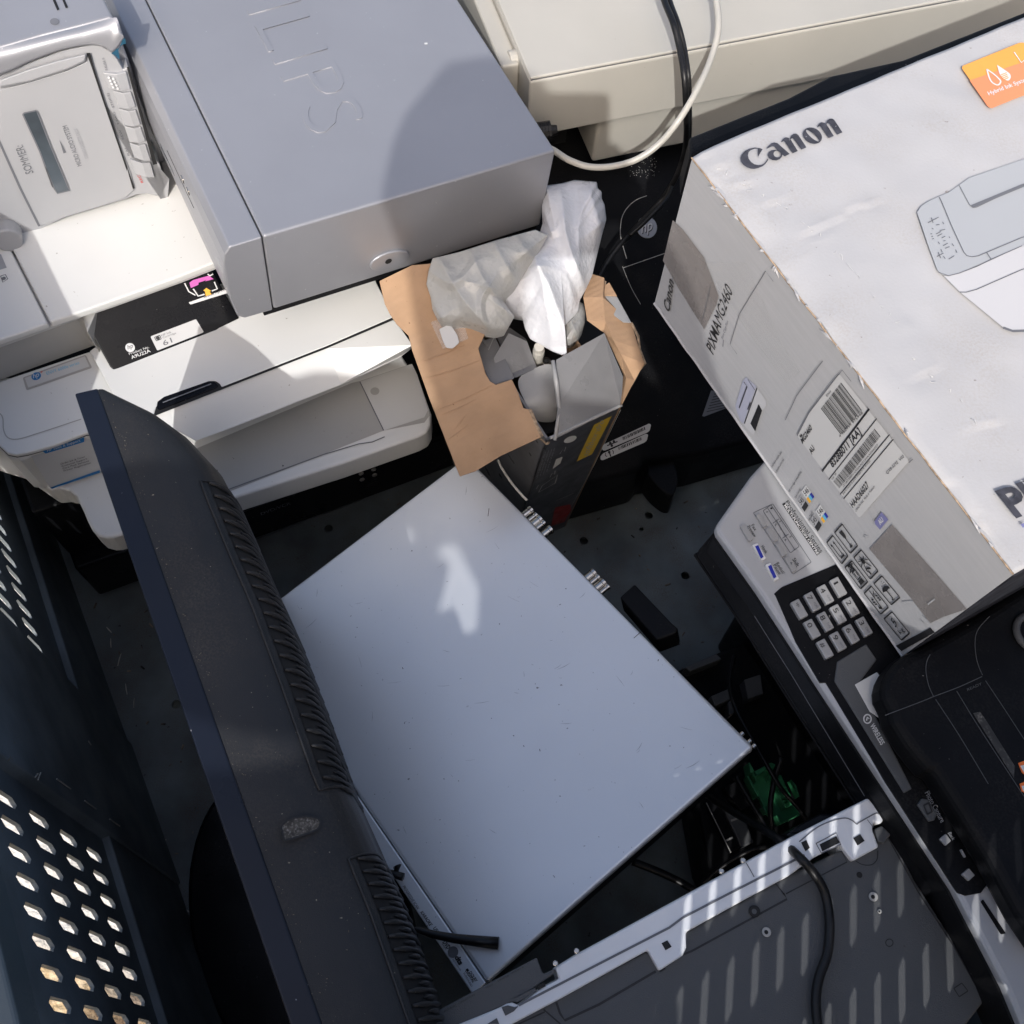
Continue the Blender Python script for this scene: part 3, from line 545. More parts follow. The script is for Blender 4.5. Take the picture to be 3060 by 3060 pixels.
MB().tube([CS.w(t, -hc + .0012 * noise.noise(Vector((t * 50, 4, 7))), .0004) for t in np.linspace(0, .365, 70)], .0012, 6).done('lower_edge', 'card', cb)
mb = MB()
for o_ in (0, .0026, .0052): mb.tube([CO + CR @ np.array([x, -.366, -hc + o_ + .0008 * noise.noise(Vector((x * 60, o_ * 900, 1)))]) for x in np.linspace(0.0, .45, 60)], .0008, 5)
mb.done('corrugated_edge', 'kraftd', cb)
MB().solid([CO + CR @ np.array(q) for q in ((.001, -.3662, -.006), (.45, -.3662, -.006), (.45, -.3662, -.178), (.001, -.3662, -.178))], [CO + CR @ np.array(q) for q in ((.001, -.3645, -.006), (.45, -.3645, -.006), (.45, -.3645, -.178), (.001, -.3645, -.178))]).done('end_side', 'darkcard', cb)
decal('bottom_band', CS, KK((1490, 1930), (1932, 1700), (1990, 1760), (1560, 2000)), 'ink', cb, .0006)
# lettering and drawings on the lid
def lid_loops(name, lists, m): return loops_mesh(name, [[CT.hit(u, v, .0032) for u, v in KC(*l)] for l in lists], m, cb, 0, CT.n)
def arc(cx, cy, rx_, ry_, a0, a1, n=18, rot=0):
    o = []
    for k in range(n + 1):
        t = math.radians(a0 + (a1 - a0) * k / n); x, y = rx_ * math.cos(t), ry_ * math.sin(t); r = math.radians(rot); o.append((cx + x * math.cos(r) - y * math.sin(r), cy + x * math.sin(r) + y * math.cos(r)))
    return o
C_ = [(608, 545), (570, 530), (500, 522), (430, 535), (360, 570), (315, 620), (297, 670), (305, 720), (335, 765), (385, 800), (440, 820), (490, 824), (550, 810), (610, 785), (650, 750), (675, 715), (688, 685), (676, 678), (660, 712), (630, 745), (595, 765), (545, 770), (490, 757), (445, 725), (412, 680), (400, 630), (410, 590), (440, 560), (490, 540), (540, 537), (542, 655)]
a_ = [(655, 545), (690, 500), (735, 460), (775, 450), (815, 460), (850, 490), (990, 612), (920, 648), (885, 622), (878, 655), (850, 685), (800, 705), (745, 700), (700, 675), (680, 630), (690, 590), (730, 562), (780, 553), (815, 565), (800, 540), (770, 510), (740, 505), (700, 525)]
n_ = [(865, 450), (895, 400), (930, 378), (965, 382), (990, 400), (1010, 355), (1045, 328), (1080, 326), (1110, 345), (1225, 520), (1155, 552), (1050, 405), (1025, 388), (1000, 405), (1103, 572), (1030, 603), (925, 445), (905, 432)]
o_ = arc(1310, 355, 140, 108, 0, 360, 30, 28)[:-1]; oi = arc(1310, 355, 120, 30, 0, 360, 24, 41)[:-1]
n2 = [(a + 508 if False else a + 507, b - 212) for a, b in n_]
lid_loops('brand_lettering', [C_], 'charink'); lid_loops('brand_lettering', [a_, arc(812, 615, 52, 44, 0, 360, 20, 20)[:-1]], 'charink'); lid_loops('brand_lettering', [n_], 'charink'); lid_loops('brand_lettering', [o_, oi], 'charink'); lid_loops('brand_lettering', [n2], 'charink')
H2 = .0034
def orb(name, pts, m, off=.0034): return decal(name, CT, pts, m, cb, off)
orb('ink_badge', rp(KO((915, 640), (1900, 240), (2300, 420), (2300, 1000), (1890, 1112), (1400, 1312)), 12), 'orange')
orb('badge_shade', KO((1060, 860), (1932, 560), (2300, 440), (2300, 1000), (1890, 1108), (1420, 1304), (1385, 1300), (1345, 1270)), 'salmon', .0037)
MB().loop(CT, smooth(KO((1335, 680), (1450, 760), (1545, 850), (1555, 890), (1530, 925), (1490, 930), (1420, 890), (1375, 815), (1350, 730)), 4), .0012, .0041).ribbon(CT, KO((1775, 405), (1890, 575), (2000, 480)), .0010, .0041).done('badge_drawing', 'whiteink', cb)
orb('badge_drop', smooth(KO((1500, 610), (1620, 690), (1700, 750), (1720, 800), (1700, 850), (1660, 862), (1600, 830), (1545, 760), (1520, 690)), 4), 'whiteink', .0041)
for k in range(4): MB().ribbon(CT, KO((1560 + 14 * k, 772 + 26 * k), (1655 + 10 * k, 735 + 26 * k)), .0007, .0044).done('drop_line', 'orange', cb)
text('badge_lettering', 'Hybrid Ink System', CT, KO((1370, 1100))[0], KO((2030, 850))[0], KO((1340, 1045))[0], 'whiteink', cb, .0041, bold=.02)
text('model_lettering', 'PIXMA', CT, (3034, 1546), (3380, 1420), (2976, 1472), 'charink', cb, .003, bold=.03); text('model_lettering', 'PRINT', CT, (3056, 1577), (3300, 1480), (3050, 1567), 'purple', cb, .003)
pic = KM((195, 520), (240, 450), (330, 390), (450, 335), (560, 290), (680, 205), (800, 120), (1500, -120), (1500, 800), (1410, 905), (1050, 1060), (890, 1130), (680, 1220), (560, 1250), (490, 1240), (430, 1190), (330, 920))
orb('printed_picture', pic, 'photoa'); orb('printed_picture', KM((500, 1250), (560, 1256), (690, 1224), (900, 1140), (1410, 905), (1500, 870), (1500, 1880), (1240, 1880), (1190, 1850), (690, 1440)), 'photob', .0034)
MB().ribbon(CT, KM((450, 340), (480, 400), (600, 690), (735, 980), (770, 1020), (830, 1033), (900, 1022), (1410, 808), (1480, 790)), .0007, .0039).ribbon(CT, KM((680, 205), (800, 430), (840, 465), (880, 460), (1410, 210)), .0006, .0039).ribbon(CT, KM((830, 452), (1410, 212), (1480, 190)), .0026, .0040).ribbon(CT, KM((690, 1440), (760, 1442), (880, 1410), (1405, 1180), (1480, 1160)), .0007, .0039).ribbon(CT, KM((440, 1210), (560, 1252), (680, 1222), (890, 1142), (1050, 1062), (1410, 905)), .0006, .0039).ribbon(CT, KM((1000, 985), (1050, 1062)), .0008, .0039).ribbon(CT, KM((1190, 1850), (1300, 1890), (1440, 1886)), .002, .0036).done('printed_lines', 'greyink', cb)
mb = MB()
for a, b in [((320, 640), (445, 575)), ((360, 580), (380, 640)), ((415, 665), (455, 660)), ((365, 700), (385, 715)), ((350, 770), (370, 765)), ((360, 800), (380, 795)), ((370, 828), (390, 822)), ((415, 770), (470, 740)), ((430, 795), (485, 765)), ((460, 730), (520, 715)), ((480, 815), (520, 795)), ((500, 850), (525, 845)), ((440, 860), (455, 885)), ((495, 905), (550, 875)), ((520, 935), (570, 915)), ((600, 880), (620, 910)), ((640, 950), (655, 985)), ((470, 945), (485, 980)), ((425, 1030), (500, 990)), ((440, 980), (470, 1050)), ((500, 1025), (520, 1055)), ((560, 1060), (625, 1020)), ((565, 800), (575, 815)), ((490, 630), (505, 655))]: mb.ribbon(CT, KM(a, b), .0006, .0040)
mb.done('printed_marks', 'greyink', cb)
# the label side
def ss(name, k, pts, m, off=.0008): return decal(name, CS, k(*pts), m, cb, off)
ss('parcel_tape', KH, [(1000, 830), (1095, 920), (1300, 1190), (1440, 1560), (1420, 1640), (1300, 1880), (1050, 1480), (905, 1220)], 'tape'); ss('parcel_tape', KX, [(180, 0), (520, 0), (675, 210), (630, 230), (570, 370), (575, 430), (520, 420), (490, 490), (250, 130)], 'tape', .0010)
ss('parcel_tape', KK, [(1440, 375), (1150, 690), (1700, 1340), (1740, 1400), (1932, 1640), (2100, 1560), (2400, 1460), (2010, 1010)], 'tape')
ss('clear_tape', KX, [(1080, -60), (560, -60), (980, 560), (1130, 780), (1546, 1330), (1700, 1200), (1500, 900)], 'clear', .0006)
MB().ribbon(CS, KX((670, 215), (572, 610)), .0006, .0012).ribbon(CS, KX((1395, 160), (1305, 40), (1005, 530), (895, 885), (975, 998)), .0006, .0012).ribbon(CS, KX((820, 835), (812, 915)), .0006, .0012).ribbon(CS, KL((65, 678), (195, 395), (495, -5)), .0006, .0012).ribbon(CS, KL((670, 160), (722, 100), (825, 232)), .0006, .0012).ribbon(CS, KL((1490, 1170), (1535, 1128)), .0006, .0012).ribbon(CS, KL((200, 860), (340, 590), (670, 160)), .0007, .0016).done('printed_outline', 'greyink', cb)
text('brand_lettering', 'Canon', CS, KX((190, 530))[0], KX((245, 175))[0], KX((128, 440))[0], 'ink', cb, .0010, bold=.02)
text('model_lettering', 'PIXMA', CS, KX((700, 1010))[0], KX((790, 680))[0], KX((622, 905))[0], 'ink', cb, .0010, bold=.012); text('model_lettering', 'MG2460', CS, KX((790, 668))[0], KX((925, 285))[0], KX((715, 555))[0], 'ink', cb, .0010)
text('lettering', 'Print-Copy-Scan', CS, KX((812, 830))[0], KX((875, 625))[0], KX((795, 805))[0], 'greyink', cb, .0010)
ss('printed_picture', KX, [(1080, 1262), (1200, 1370), (1180, 1480), (1050, 1800), (1010, 1770), (955, 1600), (1040, 1310)], 'photoc'); ss('printed_picture', KX, [(1195, 1375), (1315, 1540), (1310, 1590), (1270, 1650), (1185, 1890), (1165, 1932), (1045, 1810)], 'photob', .0010)
ss('printed_tray', KX, [(1225, 1575), (1265, 1650), (1185, 1890), (1130, 1800)], 'ink', .0013)
MB().ribbon(CS, KX((1055, 1320), (1090, 1370), (1000, 1620)), .0013, .0013).ribbon(CS, KX((1130, 1555), (1098, 1640)), .0013, .0013).ribbon(CS, KX((1100, 1290), (1180, 1410)), .0007, .0013).ribbon(CS, KX((1205, 1390), (1060, 1800)), .0012, .0013).done('printed_lines', 'charink', cb)
for s_, a, b, h in [('canon.com.au', (507, 715), (562, 630), (498, 705)), ('canon.co.nz', (530, 748), (575, 670), (521, 738)), ('Ink cartridge compatibility', (605, 855), (675, 740), (597, 845)), ('Standard Included', (640, 892), (670, 838), (632, 883)), ('High Capacity', (718, 1020), (738, 965), (708, 1010))]:
    text('lettering', s_, CS, K6(a)[0], K6(b)[0], K6(h)[0], 'ink', cb, .0010)
for q, s_, w in [([(670, 868), (648, 905), (690, 965), (712, 930)], '545', 0), ([(698, 815), (672, 850), (718, 918), (745, 880)], '546', 1), ([(742, 978), (720, 1015), (765, 1078), (788, 1040)], '545', 0), ([(778, 925), (752, 962), (798, 1030), (825, 992)], '546', 1)]:
    ss('cartridge_mark', K6, q, 'whiteink' if w else 'cards', .0010)
    (x0, y0), (x1, y1), (x2, y2), (x3, y3) = q
    lr = lambda a, b, t: (a[0] + (b[0] - a[0]) * t, a[1] + (b[1] - a[1]) * t)
    if w:
        ss('cartridge_colour', K6, [lr(q[1], q[2], .62), q[2], lr(q[2], q[3], .35), lr(lr(q[1], q[2], .62), lr(q[0], q[3], .62), .35)], 'amber', .0013); ss('cartridge_colour', K6, [lr(lr(q[1], q[2], .62), lr(q[0], q[3], .62), .35), lr(q[2], q[3], .35), lr(q[2], q[3], .7), lr(lr(q[1], q[2], .62), lr(q[0], q[3], .62), .7)], 'cyanp', .0013); ss('cartridge_colour', K6, [lr(lr(q[1], q[2], .62), lr(q[0], q[3], .62), .7), lr(q[2], q[3], .7), q[3], lr(q[0], q[3], .62)], 'navyp', .0013)
    else: ss('cartridge_colour', K6, [lr(q[1], q[2], .6), q[2], q[3], lr(q[0], q[3], .6)], 'ink', .0013)
    a, b, h = lr(lr(q[1], q[2], .48), lr(q[0], q[3], .48), .12), lr(lr(q[1], q[2], .48), lr(q[0], q[3], .48), .9), lr(lr(q[1], q[2], .1), lr(q[0], q[3], .1), .12)
    text('cartridge_number', s_, CS, K6(a)[0], K6(b)[0], K6(h)[0], 'ink', cb, .0014)
lab = rp(KL((200, 860), (340, 590), (690, 145), (1495, 1150), (920, 1810)), 8)
decal('barcode_label', CS, lab, 'sticker', cb, .0012)
lm = .0016
mb = MB(); random.seed(9)
A0, A1, B0, B1 = (475, 545), (710, 240), (705, 845), (950, 560)     # bars of the large code
t = 0.0
while t < .97:
    w = random.choice((.008, .008, .016, .024)); p = lambda A, B, x: (A[0] + (B[0] - A[0]) * x, A[1] + (B[1] - A[1]) * x)
    mb.fill(CS, KL(p(A0, A1, t), p(A0, A1, t + w), p(B0, B1, t + w), p(B0, B1, t)), lm); t += w + random.choice((.009, .012, .02))
A0, A1, B0, B1 = (620, 1385), (1095, 775), (690, 1465), (1165, 865); t = 0.0
while t < .985:
    w = random.choice((.004, .004, .008, .012)); mb.fill(CS, KL(p(A0, A1, t), p(A0, A1, t + w), p(B0, B1, t + w), p(B0, B1, t)), lm); t += w + random.choice((.004, .006, .010))
for a, b in [((485, 1262), (1030, 542)), ((490, 1275), (1037, 552)), ((565, 1365), (1120, 660)), ((697, 1535), (1268, 845)), ((737, 1588), (1312, 897))]: mb.ribbon(CS, KL(a, b), .0007, lm)
mb.done('barcode', 'ink', cb)
for s_, a, b, h, bo in [('MG2460', (265, 955), (375, 780), (240, 900), .02), ('AU', (370, 1078), (405, 1010), (335, 1030), .02), ('EAN', (545, 412), (595, 355), (533, 390), 0), ('4 960999 975948', (695, 882), (962, 600), (680, 858), 0), ('8328B011 [AA]', (610, 1230), (942, 830), (575, 1165), .02), ('(21)8328B011(92)AA(21)HAAD66027', (735, 1450), (1138, 970), (725, 1432), 0), ('Body No./Numero de serie/N. Geraete Nr./Nr. de cuerpo:', (735, 1540), (1050, 1148), (722, 1520), 0), ('HAAD66027', (845, 1695), (1035, 1440), (810, 1640), .015), ('CANON INC. Made in Vietnam', (880, 1740), (1098, 1452), (868, 1715), 0), ('QX8-5292  V02', (1240, 1305), (1438, 1105), (1225, 1275), 0), ('Exp. 28', (605, 1368), (655, 1300), (597, 1352), 0)]:
    text('lettering', s_, CS, KL(a)[0], KL(b)[0], KL(h)[0], 'ink', cb, .0018, bold=bo)
MB().disc(CS, *KL((240, 865))[0], .0011, lm, 8).disc(CS, *KL((252, 852))[0], .0011, lm, 8).done('printed_dots', 'ink', cb)
ss('region_mark', KK, [(1305, 215), (1395, 310), (1285, 442), (1205, 350)], 'purple', .0012); text('lettering', 'AU', CS, KK((1290, 385))[0], KK((1335, 325))[0], KK((1255, 335))[0], 'whiteink', cb, .0016, bold=.02)
W_ = .0012; fo = .0012
frames = [[(800, 370), (1000, 645), (905, 745), (703, 480)], [(680, 515), (875, 775), (795, 880), (603, 610)], [(1045, 700), (1262, 970), (1160, 1075), (950, 800)], [(925, 840), (1130, 1110), (1035, 1200), (835, 930)], [(1310, 1035), (1540, 1310), (1430, 1405), (1207, 1135)], [(1175, 1165), (1395, 1435), (1295, 1525), (1083, 1260)], [(1440, 1495), (1665, 1770), (1560, 1860), (1337, 1585)]]
mb = MB()
for q in frames: mb.loop(CS, rp(KK(*q), 3, 3), W_, fo)
mb.fill(CS, KK((795, 445), (845, 515), (855, 560), (820, 545), (760, 480)), fo).ribbon(CS, KK((835, 545), (920, 655)), W_, fo).ribbon(CS, KK((905, 670), (932, 640)), .0016, fo)
for d in (0, 1): mb.ribbon(CS, KK((690 - 30 * d, 600 + 35 * d), (805 - 30 * d, 755 + 35 * d)), W_, fo).fill(CS, KK((680 - 30 * d, 590 + 35 * d), (712 - 30 * d, 612 + 35 * d), (692 - 30 * d, 632 + 35 * d)), fo)
mb.ribbon(CS, KK((785, 808), (828, 762)), .0016, fo)
mb.disc(CS, *KK((1068, 845))[0], .0024, fo, 12)
for a, b in [((1080, 830), (1130, 825)), ((1085, 855), (1175, 910)), ((1075, 870), (1105, 945)), ((1060, 860), (1050, 920)), ((1055, 840), (1010, 850)), ((1060, 830), (1020, 780)), ((1070, 825), (1075, 780)), ((1050, 835), (1020, 815))]: mb.ribbon(CS, KK(a, b), .0008, fo)
mb.ribbon(CS, KK((1115, 940), (1110, 960), (1140, 985)), .0016, fo).ribbon(CS, KK((1115, 940), (1165, 935)), .0016, fo).ribbon(CS, KK((1145, 980), (1175, 1015)), .002, fo)
mb.loop(CS, KK((900, 885), (950, 935), (930, 985), (875, 920)), W_, fo).ribbon(CS, KK((870, 905), (960, 950)), W_, fo).ribbon(CS, KK((930, 870), (905, 1000)), W_, fo).loop(CS, KK((965, 950), (1035, 1040), (1000, 1085), (930, 1000)), W_, fo).ribbon(CS, KK((950, 1000), (985, 1045)), W_, fo).ribbon(CS, KK((975, 985), (1010, 1030)), W_, fo).fill(CS, KK((1045, 1060), (1090, 1105), (1040, 1155), (1005, 1105)), fo)
mb.fill(CS, smooth(KK((1325, 1250), (1318, 1200), (1340, 1170), (1380, 1165), (1415, 1190), (1390, 1205), (1375, 1230), (1345, 1240)), 3), fo).ribbon(CS, KK((1370, 1225), (1450, 1320), (1455, 1335), (1440, 1340)), W_, fo)
for x, y in [(1300, 1100), (1330, 1110), (1355, 1130), (1315, 1130), (1340, 1145), (1305, 1160)]: mb.ribbon(CS, KK((x, y), (x + 5, y + 12)), .0009, fo)
mb.ribbon(CS, KK((1150, 1225), (1310, 1450)), W_, fo).ribbon(CS, KK((1200, 1225), (1215, 1310)), .0009, fo).ribbon(CS, KK((1270, 1445), (1315, 1445)), .002, fo)
for x, y in [(1240, 1290), (1265, 1320), (1285, 1345), (1190, 1340), (1210, 1375), (1235, 1400)]: mb.ribbon(CS, KK((x - 14, y), (x + 14, y - 5)), .0012, fo)
mb.done('handling_symbols', 'ink', cb)
text('lettering', '5', CS, KK((1490, 1700))[0], KK((1505, 1650))[0], KK((1425, 1610))[0], 'ink', cb, .0013, bold=.01); text('lettering', 'kg', CS, KK((1550, 1785))[0], KK((1600, 1735))[0], KK((1510, 1735))[0], 'ink', cb, .0013)
mb = MB()
for a, b in [((1575, 1385), (1720, 1370)), ((1840, 1560), (1932, 1660)), ((1810, 1610), (1880, 1700)), ((1165, 255), (1225, 390)), ((1090, 520), (1140, 545)), ((1085, 545), (1110, 560)), ((1900, 1400), (1990, 1330))]: mb.ribbon(CS, KK(a, ((a[0] + b[0]) / 2 + 6, (a[1] + b[1]) / 2 - 5), b), .0011, .0014)
mb.done('tape_crease', 'card', cb)
# ------------------------------------------------------------------ silver and black fax machine under the carton
FZ = .500; FF = zf(FZ)
fx = T('fax_machine', 'silver and black multi-function fax machine with a number keypad, half hidden under the white carton', 'fax machine', Z(2500, 2000, .2))
ftop = [(2300, 1360), (2245, 1420), (2150, 1555), (2137, 1575), (2143, 1590), (2267, 1764), (2446, 2040), (2853, 2658), (3005, 2950), (3060, 3080), (3300, 3060), (3600, 2600), (3200, 1700), (2700, 1250), (2450, 1250)]
PT = [Z(u, v, FZ) for u, v in ftop]; PC = np.mean(PT, 0)
slab('top_panel', ftop, FZ, FZ - .012, M['silverp'], fx, .004)
lo_ = [p - np.array([0, 0, .012]) + (PC - p) * .004 for p in PT]; MB().solid([p - np.array([0, 0, .03]) + A_ * .10 for p in lo_], [np.array([*p[:2], .005]) + A_ * .13 for p in lo_]).done('body', 'black', fx, .003); MB().solid(lo_, [p - np.array([0, 0, .05]) for p in lo_]).done('panel_rim', 'black', fx, .003)
side0 = Z(2110, 1717, .46); sb = [(2140, 1578), (2105, 1640), (2107, 1715), (2140, 1800), (2290, 2010), (2640, 2560), (2750, 2700)]
S1 = [Z(*ftop[i], FZ - .014) for i in (3, 5, 6, 7)]; S2 = [p - A_ * .012 - np.array([0, 0, .045]) for p in S1]; S3 = [p + A_ * .03 - np.array([0, 0, .04]) for p in S2]
MB().solid(S1 + S2[::-1], [p + A_ * .03 for p in S1] + [p + A_ * .03 for p in S2[::-1]]).done('side_shell', 'black', fx, .006)
MB().solid(S2 + S3[::-1], [p + A_ * .03 for p in S2] + [p + A_ * .03 for p in S3[::-1]]).done('side_shell', 'black', fx, .002)
fs = Fr(S1[1] * .5 + S2[1] * .5 - A_ * .001, S1[2] - S1[1], S1[1] - S2[1])
if fs.n @ (CAM - fs.o) < 0: fs.n = -fs.n
MB().ribbon(fs, KY((735, 340), (1000, 760), (1530, 1640)), .0008, .0012).ribbon(fs, KY((1105, 830), (1260, 1090)), .0022, .0012).ribbon(fs, KY((860, 380), (900, 430)), .0036, .0016).done('side_line', 'greyink', fx)
mb = MB()
for a, b in [((870, 400), (885, 430)), ((885, 430), (905, 440)), ((1225, 960), (1250, 1000)), ((1530, 1440), (1575, 1500)), ((1590, 1540), (1630, 1620)), ((1650, 1640), (1690, 1690))]: mb.ribbon(fs, KY(a, b), .0022, .0016)
mb.done('port_symbol', 'lightgrey', fx)
slab('keypad_panel', rp(K6((515, 1430), (560, 1390), (860, 1265), (1000, 1200), (1400, 1500), (1400, 1900)), 6) + K9((1300, -300), (1700, 300), (1900, 900)) + K9((1690, 1190), (1600, 1207), (1560, 1190), (1520, 1130), (1150, 560), (810, 0)) + K6((780, 1932), (640, 1700)), FZ + .0009, FZ - .002, 'black', fx, .0006)
KF_ = zf(FZ + .0012)
slab('keypad_well', rp(KK((120, 1370), (740, 1030), (1230, 1740), (620, 2130)), 4), FZ + .0013, FZ, 'blackgloss', fx, .0004)
dig = [['1', '2', '3'], ['4', '5', '6'], ['7', '8', '9'], ['*', '0', '#']]; sub = [['', 'ABC', 'DEF'], ['GHI', 'JKL', 'MNO'], ['PQRS', 'TUV', 'WXYZ'], ['', '', '']]
ktop = zf(FZ + .0046)
for k in range(4):
    for r in range(3):
        cx, cy = 757 - 167 * k + 165 * r, 1172 + 95 * k + 255 * r; l, s_ = (63, 108), (53, -27)
        q = KK((cx - l[0] - s_[0], cy - l[1] - s_[1]), (cx - l[0] + s_[0], cy - l[1] + s_[1]), (cx + l[0] + s_[0], cy + l[1] + s_[1]), (cx + l[0] - s_[0], cy + l[1] - s_[1]))
        key = slab('key', q, FZ + .0046, FZ, 'bezelmetal', fx, .0008)
        dcx, dcy = cx - l[0] * .45, cy - l[1] * .45
        w_ = .42 if dig[k][r] == '1' else 1.0; a, b, h = (dcx - 33 - 15 * w_, dcy + 18 - 26 * w_), (dcx - 33 + 15 * w_, dcy + 18 + 26 * w_), (dcx + 19 - 15 * w_, dcy - 12 - 26 * w_)
        text('digit', dig[k][r], ktop, KK(a)[0], KK(b)[0], KK(h)[0], 'ink', key, .0003)
        if sub[k][r]: text('letters', sub[k][r], ktop, KK((cx + 10, cy + 18))[0], KK((cx + 52, cy + 92))[0], KK((cx + 32, cy + 4))[0], 'greyink', key, .0003)
def btn(name, k, q, m, h=.003, r=2.5): return slab(name, rp(k(*q), r, 3), FZ + h, FZ - .001, m, fx, .0007)
for q in ([(415, 985), (440, 970), (482, 1040), (457, 1053)], [(470, 1065), (498, 1050), (541, 1120), (514, 1135)], [(524, 1147), (550, 1135), (592, 1205), (565, 1218)], [(578, 1227), (605, 1213), (648, 1290), (622, 1307)], [(325, 1045), (354, 1033), (402, 1118), (376, 1132)]): btn('function_button', K6, q, 'bezelmetal')
for q in ([(395, 1152), (424, 1142), (472, 1228), (448, 1242)], [(468, 1265), (497, 1252), (546, 1342), (520, 1354)]):
    b_ = btn('function_button', K6, q, 'whiteink'); (x0, y0), (x1, y1), (x2, y2), (x3, y3) = q
    c = lambda p: (p[0] * .72 + (x0 + x1 + x2 + x3) / 4 * .28, p[1] * .72 + (y0 + y1 + y2 + y3) / 4 * .28)
    xm, ym = (x0 + x1 + x2 + x3) / 4, (y0 + y1 + y2 + y3) / 4
    MB().fill(zf(FZ + .003), K6(*[(xm + (x - xm) * .62, ym + (y - ym) * .78) for x, y in q]), .0004).done('blue_bar', 'navyp', b_)
mb = MB(); w = .0006
for q in ([(455, 960), (500, 925), (660, 1160), (610, 1198)], [(400, 970), (510, 920), (728, 1250), (625, 1318)]): mb.loop(FF, rp(K6(*q), 3, 3), w, .0005)
for a, b in [((480, 943), (635, 1180)), ((510, 1030), (545, 1005)), ((565, 1115), (600, 1090)), ((530, 1010), (580, 1100))]: mb.ribbon(FF, K6(a, b), w, .0005)
mb.fill(FF, K6((608, 1250), (622, 1250), (615, 1266)), .0034)
mb.done('printed_frame', 'greyink', fx)
for s_, a, b, h in [('Fax', (387, 1042), (408, 1075), (402, 1032)), ('Preview', (365, 1050), (405, 1110), (380, 1040)), ('Hook', (443, 1162), (468, 1202), (458, 1152)), ('Redial/', (528, 1258), (565, 1320), (543, 1248)), ('Pause', (512, 1268), (545, 1322), (527, 1258)), ('Shift', (620, 1235), (645, 1280), (637, 1223)), ('1', (495, 945), (500, 952), (505, 938)), ('4', (470, 965), (475, 972), (480, 958)), ('2', (545, 1018), (550, 1026), (555, 1010)), ('5', (520, 1038), (525, 1045), (530, 1030)), ('3', (602, 1105), (607, 1112), (612, 1098)), ('6', (575, 1123), (580, 1130), (585, 1116))]: text('lettering', s_, FF, K6(a)[0], K6(b)[0], K6(h)[0], 'ink', fx, .0005)
text('lettering', 'Professional Series', FF, KK((72, 90))[0], KK((525, 742))[0], KK((108, 62))[0], 'ink', fx, .0005)
decal('name_bar', FF, KK((30, 112), (65, 92), (518, 742), (478, 775)), 'ink', fx, .0005); text('lettering', 'MULTI-FUNCTION CENTRE', FF, KK((52, 132))[0], KK((482, 762))[0], KK((76, 116))[0], 'whiteink', fx, .0009, bold=.02)
slab('screen_frame', K9((875, -120), (1040, -220), (1100, -130), (1000, 0), (1300, 600), (1255, 625), (860, -10)), FZ + .0022, FZ, 'gpanel', fx, .001)
slab('screen', K9((975, 10), (1100, -60), (1200, 60), (1120, 200), (1060, 165)), FZ + .0026, FZ, 'lightgrey', fx, .0004)
wz = zf(FZ + .0024)
MB().loop(wz, [(a, b) for a, b in arc(*K9((1046, 205))[0], 11, 13, 0, 360, 20)[:-1]], .0010, .0004).ribbon(wz, K9((1040, 215), (1046, 195), (1056, 205)), .0010, .0004).done('wireless_symbol', 'whiteink', fx)
text('lettering', 'WIRELESS', wz, K9((1060, 242))[0], K9((1122, 355))[0], K9((1082, 228))[0], 'whiteink', fx, .0004, bold=.02)
for q, m in (([(1330, 690), (1355, 655), (1390, 660), (1440, 745), (1425, 780), (1395, 785)], 'gpanel'), ([(1455, 885), (1490, 855), (1520, 895), (1490, 922)], 'bezelmetal'), ([(1580, 1085), (1620, 1050), (1655, 1090), (1620, 1122)], 'bezelmetal'), ([(1572, 945), (1582, 942), (1605, 985), (1597, 990)], 'bezelmetal')): btn('function_button', K9, q, m)
text('lettering', 'Back', zf(FZ + .001), K9((1500, 852))[0], K9((1528, 893))[0], K9((1518, 845))[0], 'paleink', fx, .0004)
text('lettering', 'Photo Capture', zf(FZ + .001), K9((1370, 625))[0], K9((1462, 795))[0], K9((1395, 610))[0], 'paleink', fx, .0004)
MB().loop(zf(FZ + .003), rp(K9((1365, 695), (1392, 680), (1412, 730), (1385, 745)), 2), .0011, .0005).done('camera_symbol', 'ink', fx)
decal('rail_slot', FF, rp(K9((1685, 1240), (1700, 1225), (1830, 1420), (1800, 1425)), 4), 'black', fx, .0006)
slab('black_filler', [(2630, 2010), (2690, 1955), (2860, 1830), (3060, 1685), (3250, 1570), (3400, 1900), (2800, 2110)], FZ + .0025, FZ, 'black', fx, .0006)  # black filler slab added to cover the pale top panel beside the carton
# ------------------------------------------------------------------ black printer lid, lower right
BZ = .530
bp = T('black_printer', 'bulky black printer at the right edge, lying on the fax machine, with orange stickers', 'printer', Z(2950, 2200, FZ))
out = KP((345, 385), (250, 430), (180, 480), (130, 545), (98, 610), (82, 680), (88, 745), (130, 830), (150, 930), (240, 1075), (320, 1180), (395, 1268), (440, 1285), (470, 1320), (500, 1372), (560, 1465), (640, 1590)) + [(2905, 2590), (2990, 2750), (3070, 2870), (3500, 2700), (3500, 1900), (3200, 1650), (2900, 1850)]
P = [Z(u, v, FZ + .004) for u, v in out]; PC = np.mean(P, 0); MB().solid([p + (PC - p) * .035 + np.array([0, 0, BZ - FZ - .004]) for p in P], P).done('case', 'black', bp, .010, seg=4)
BPf = zf(BZ)
mb = MB()
for k_ in ([(205, 815), (470, 715), (555, 680), (740, 610), (905, 535)], [(530, 375), (505, 430), (500, 500), (520, 600), (555, 680)], [(960, 100), (880, 190), (855, 270), (860, 380), (880, 460), (908, 525)], [(570, 700), (740, 960), (950, 1310)], [(722, 640), (900, 930), (1208, 1400)], [(930, 565), (1080, 790), (1300, 1130)]): mb.ribbon(BPf, smooth(KP(*k_), 4), .0005, .0005)
mb.done('seam', 'gpanel', bp)
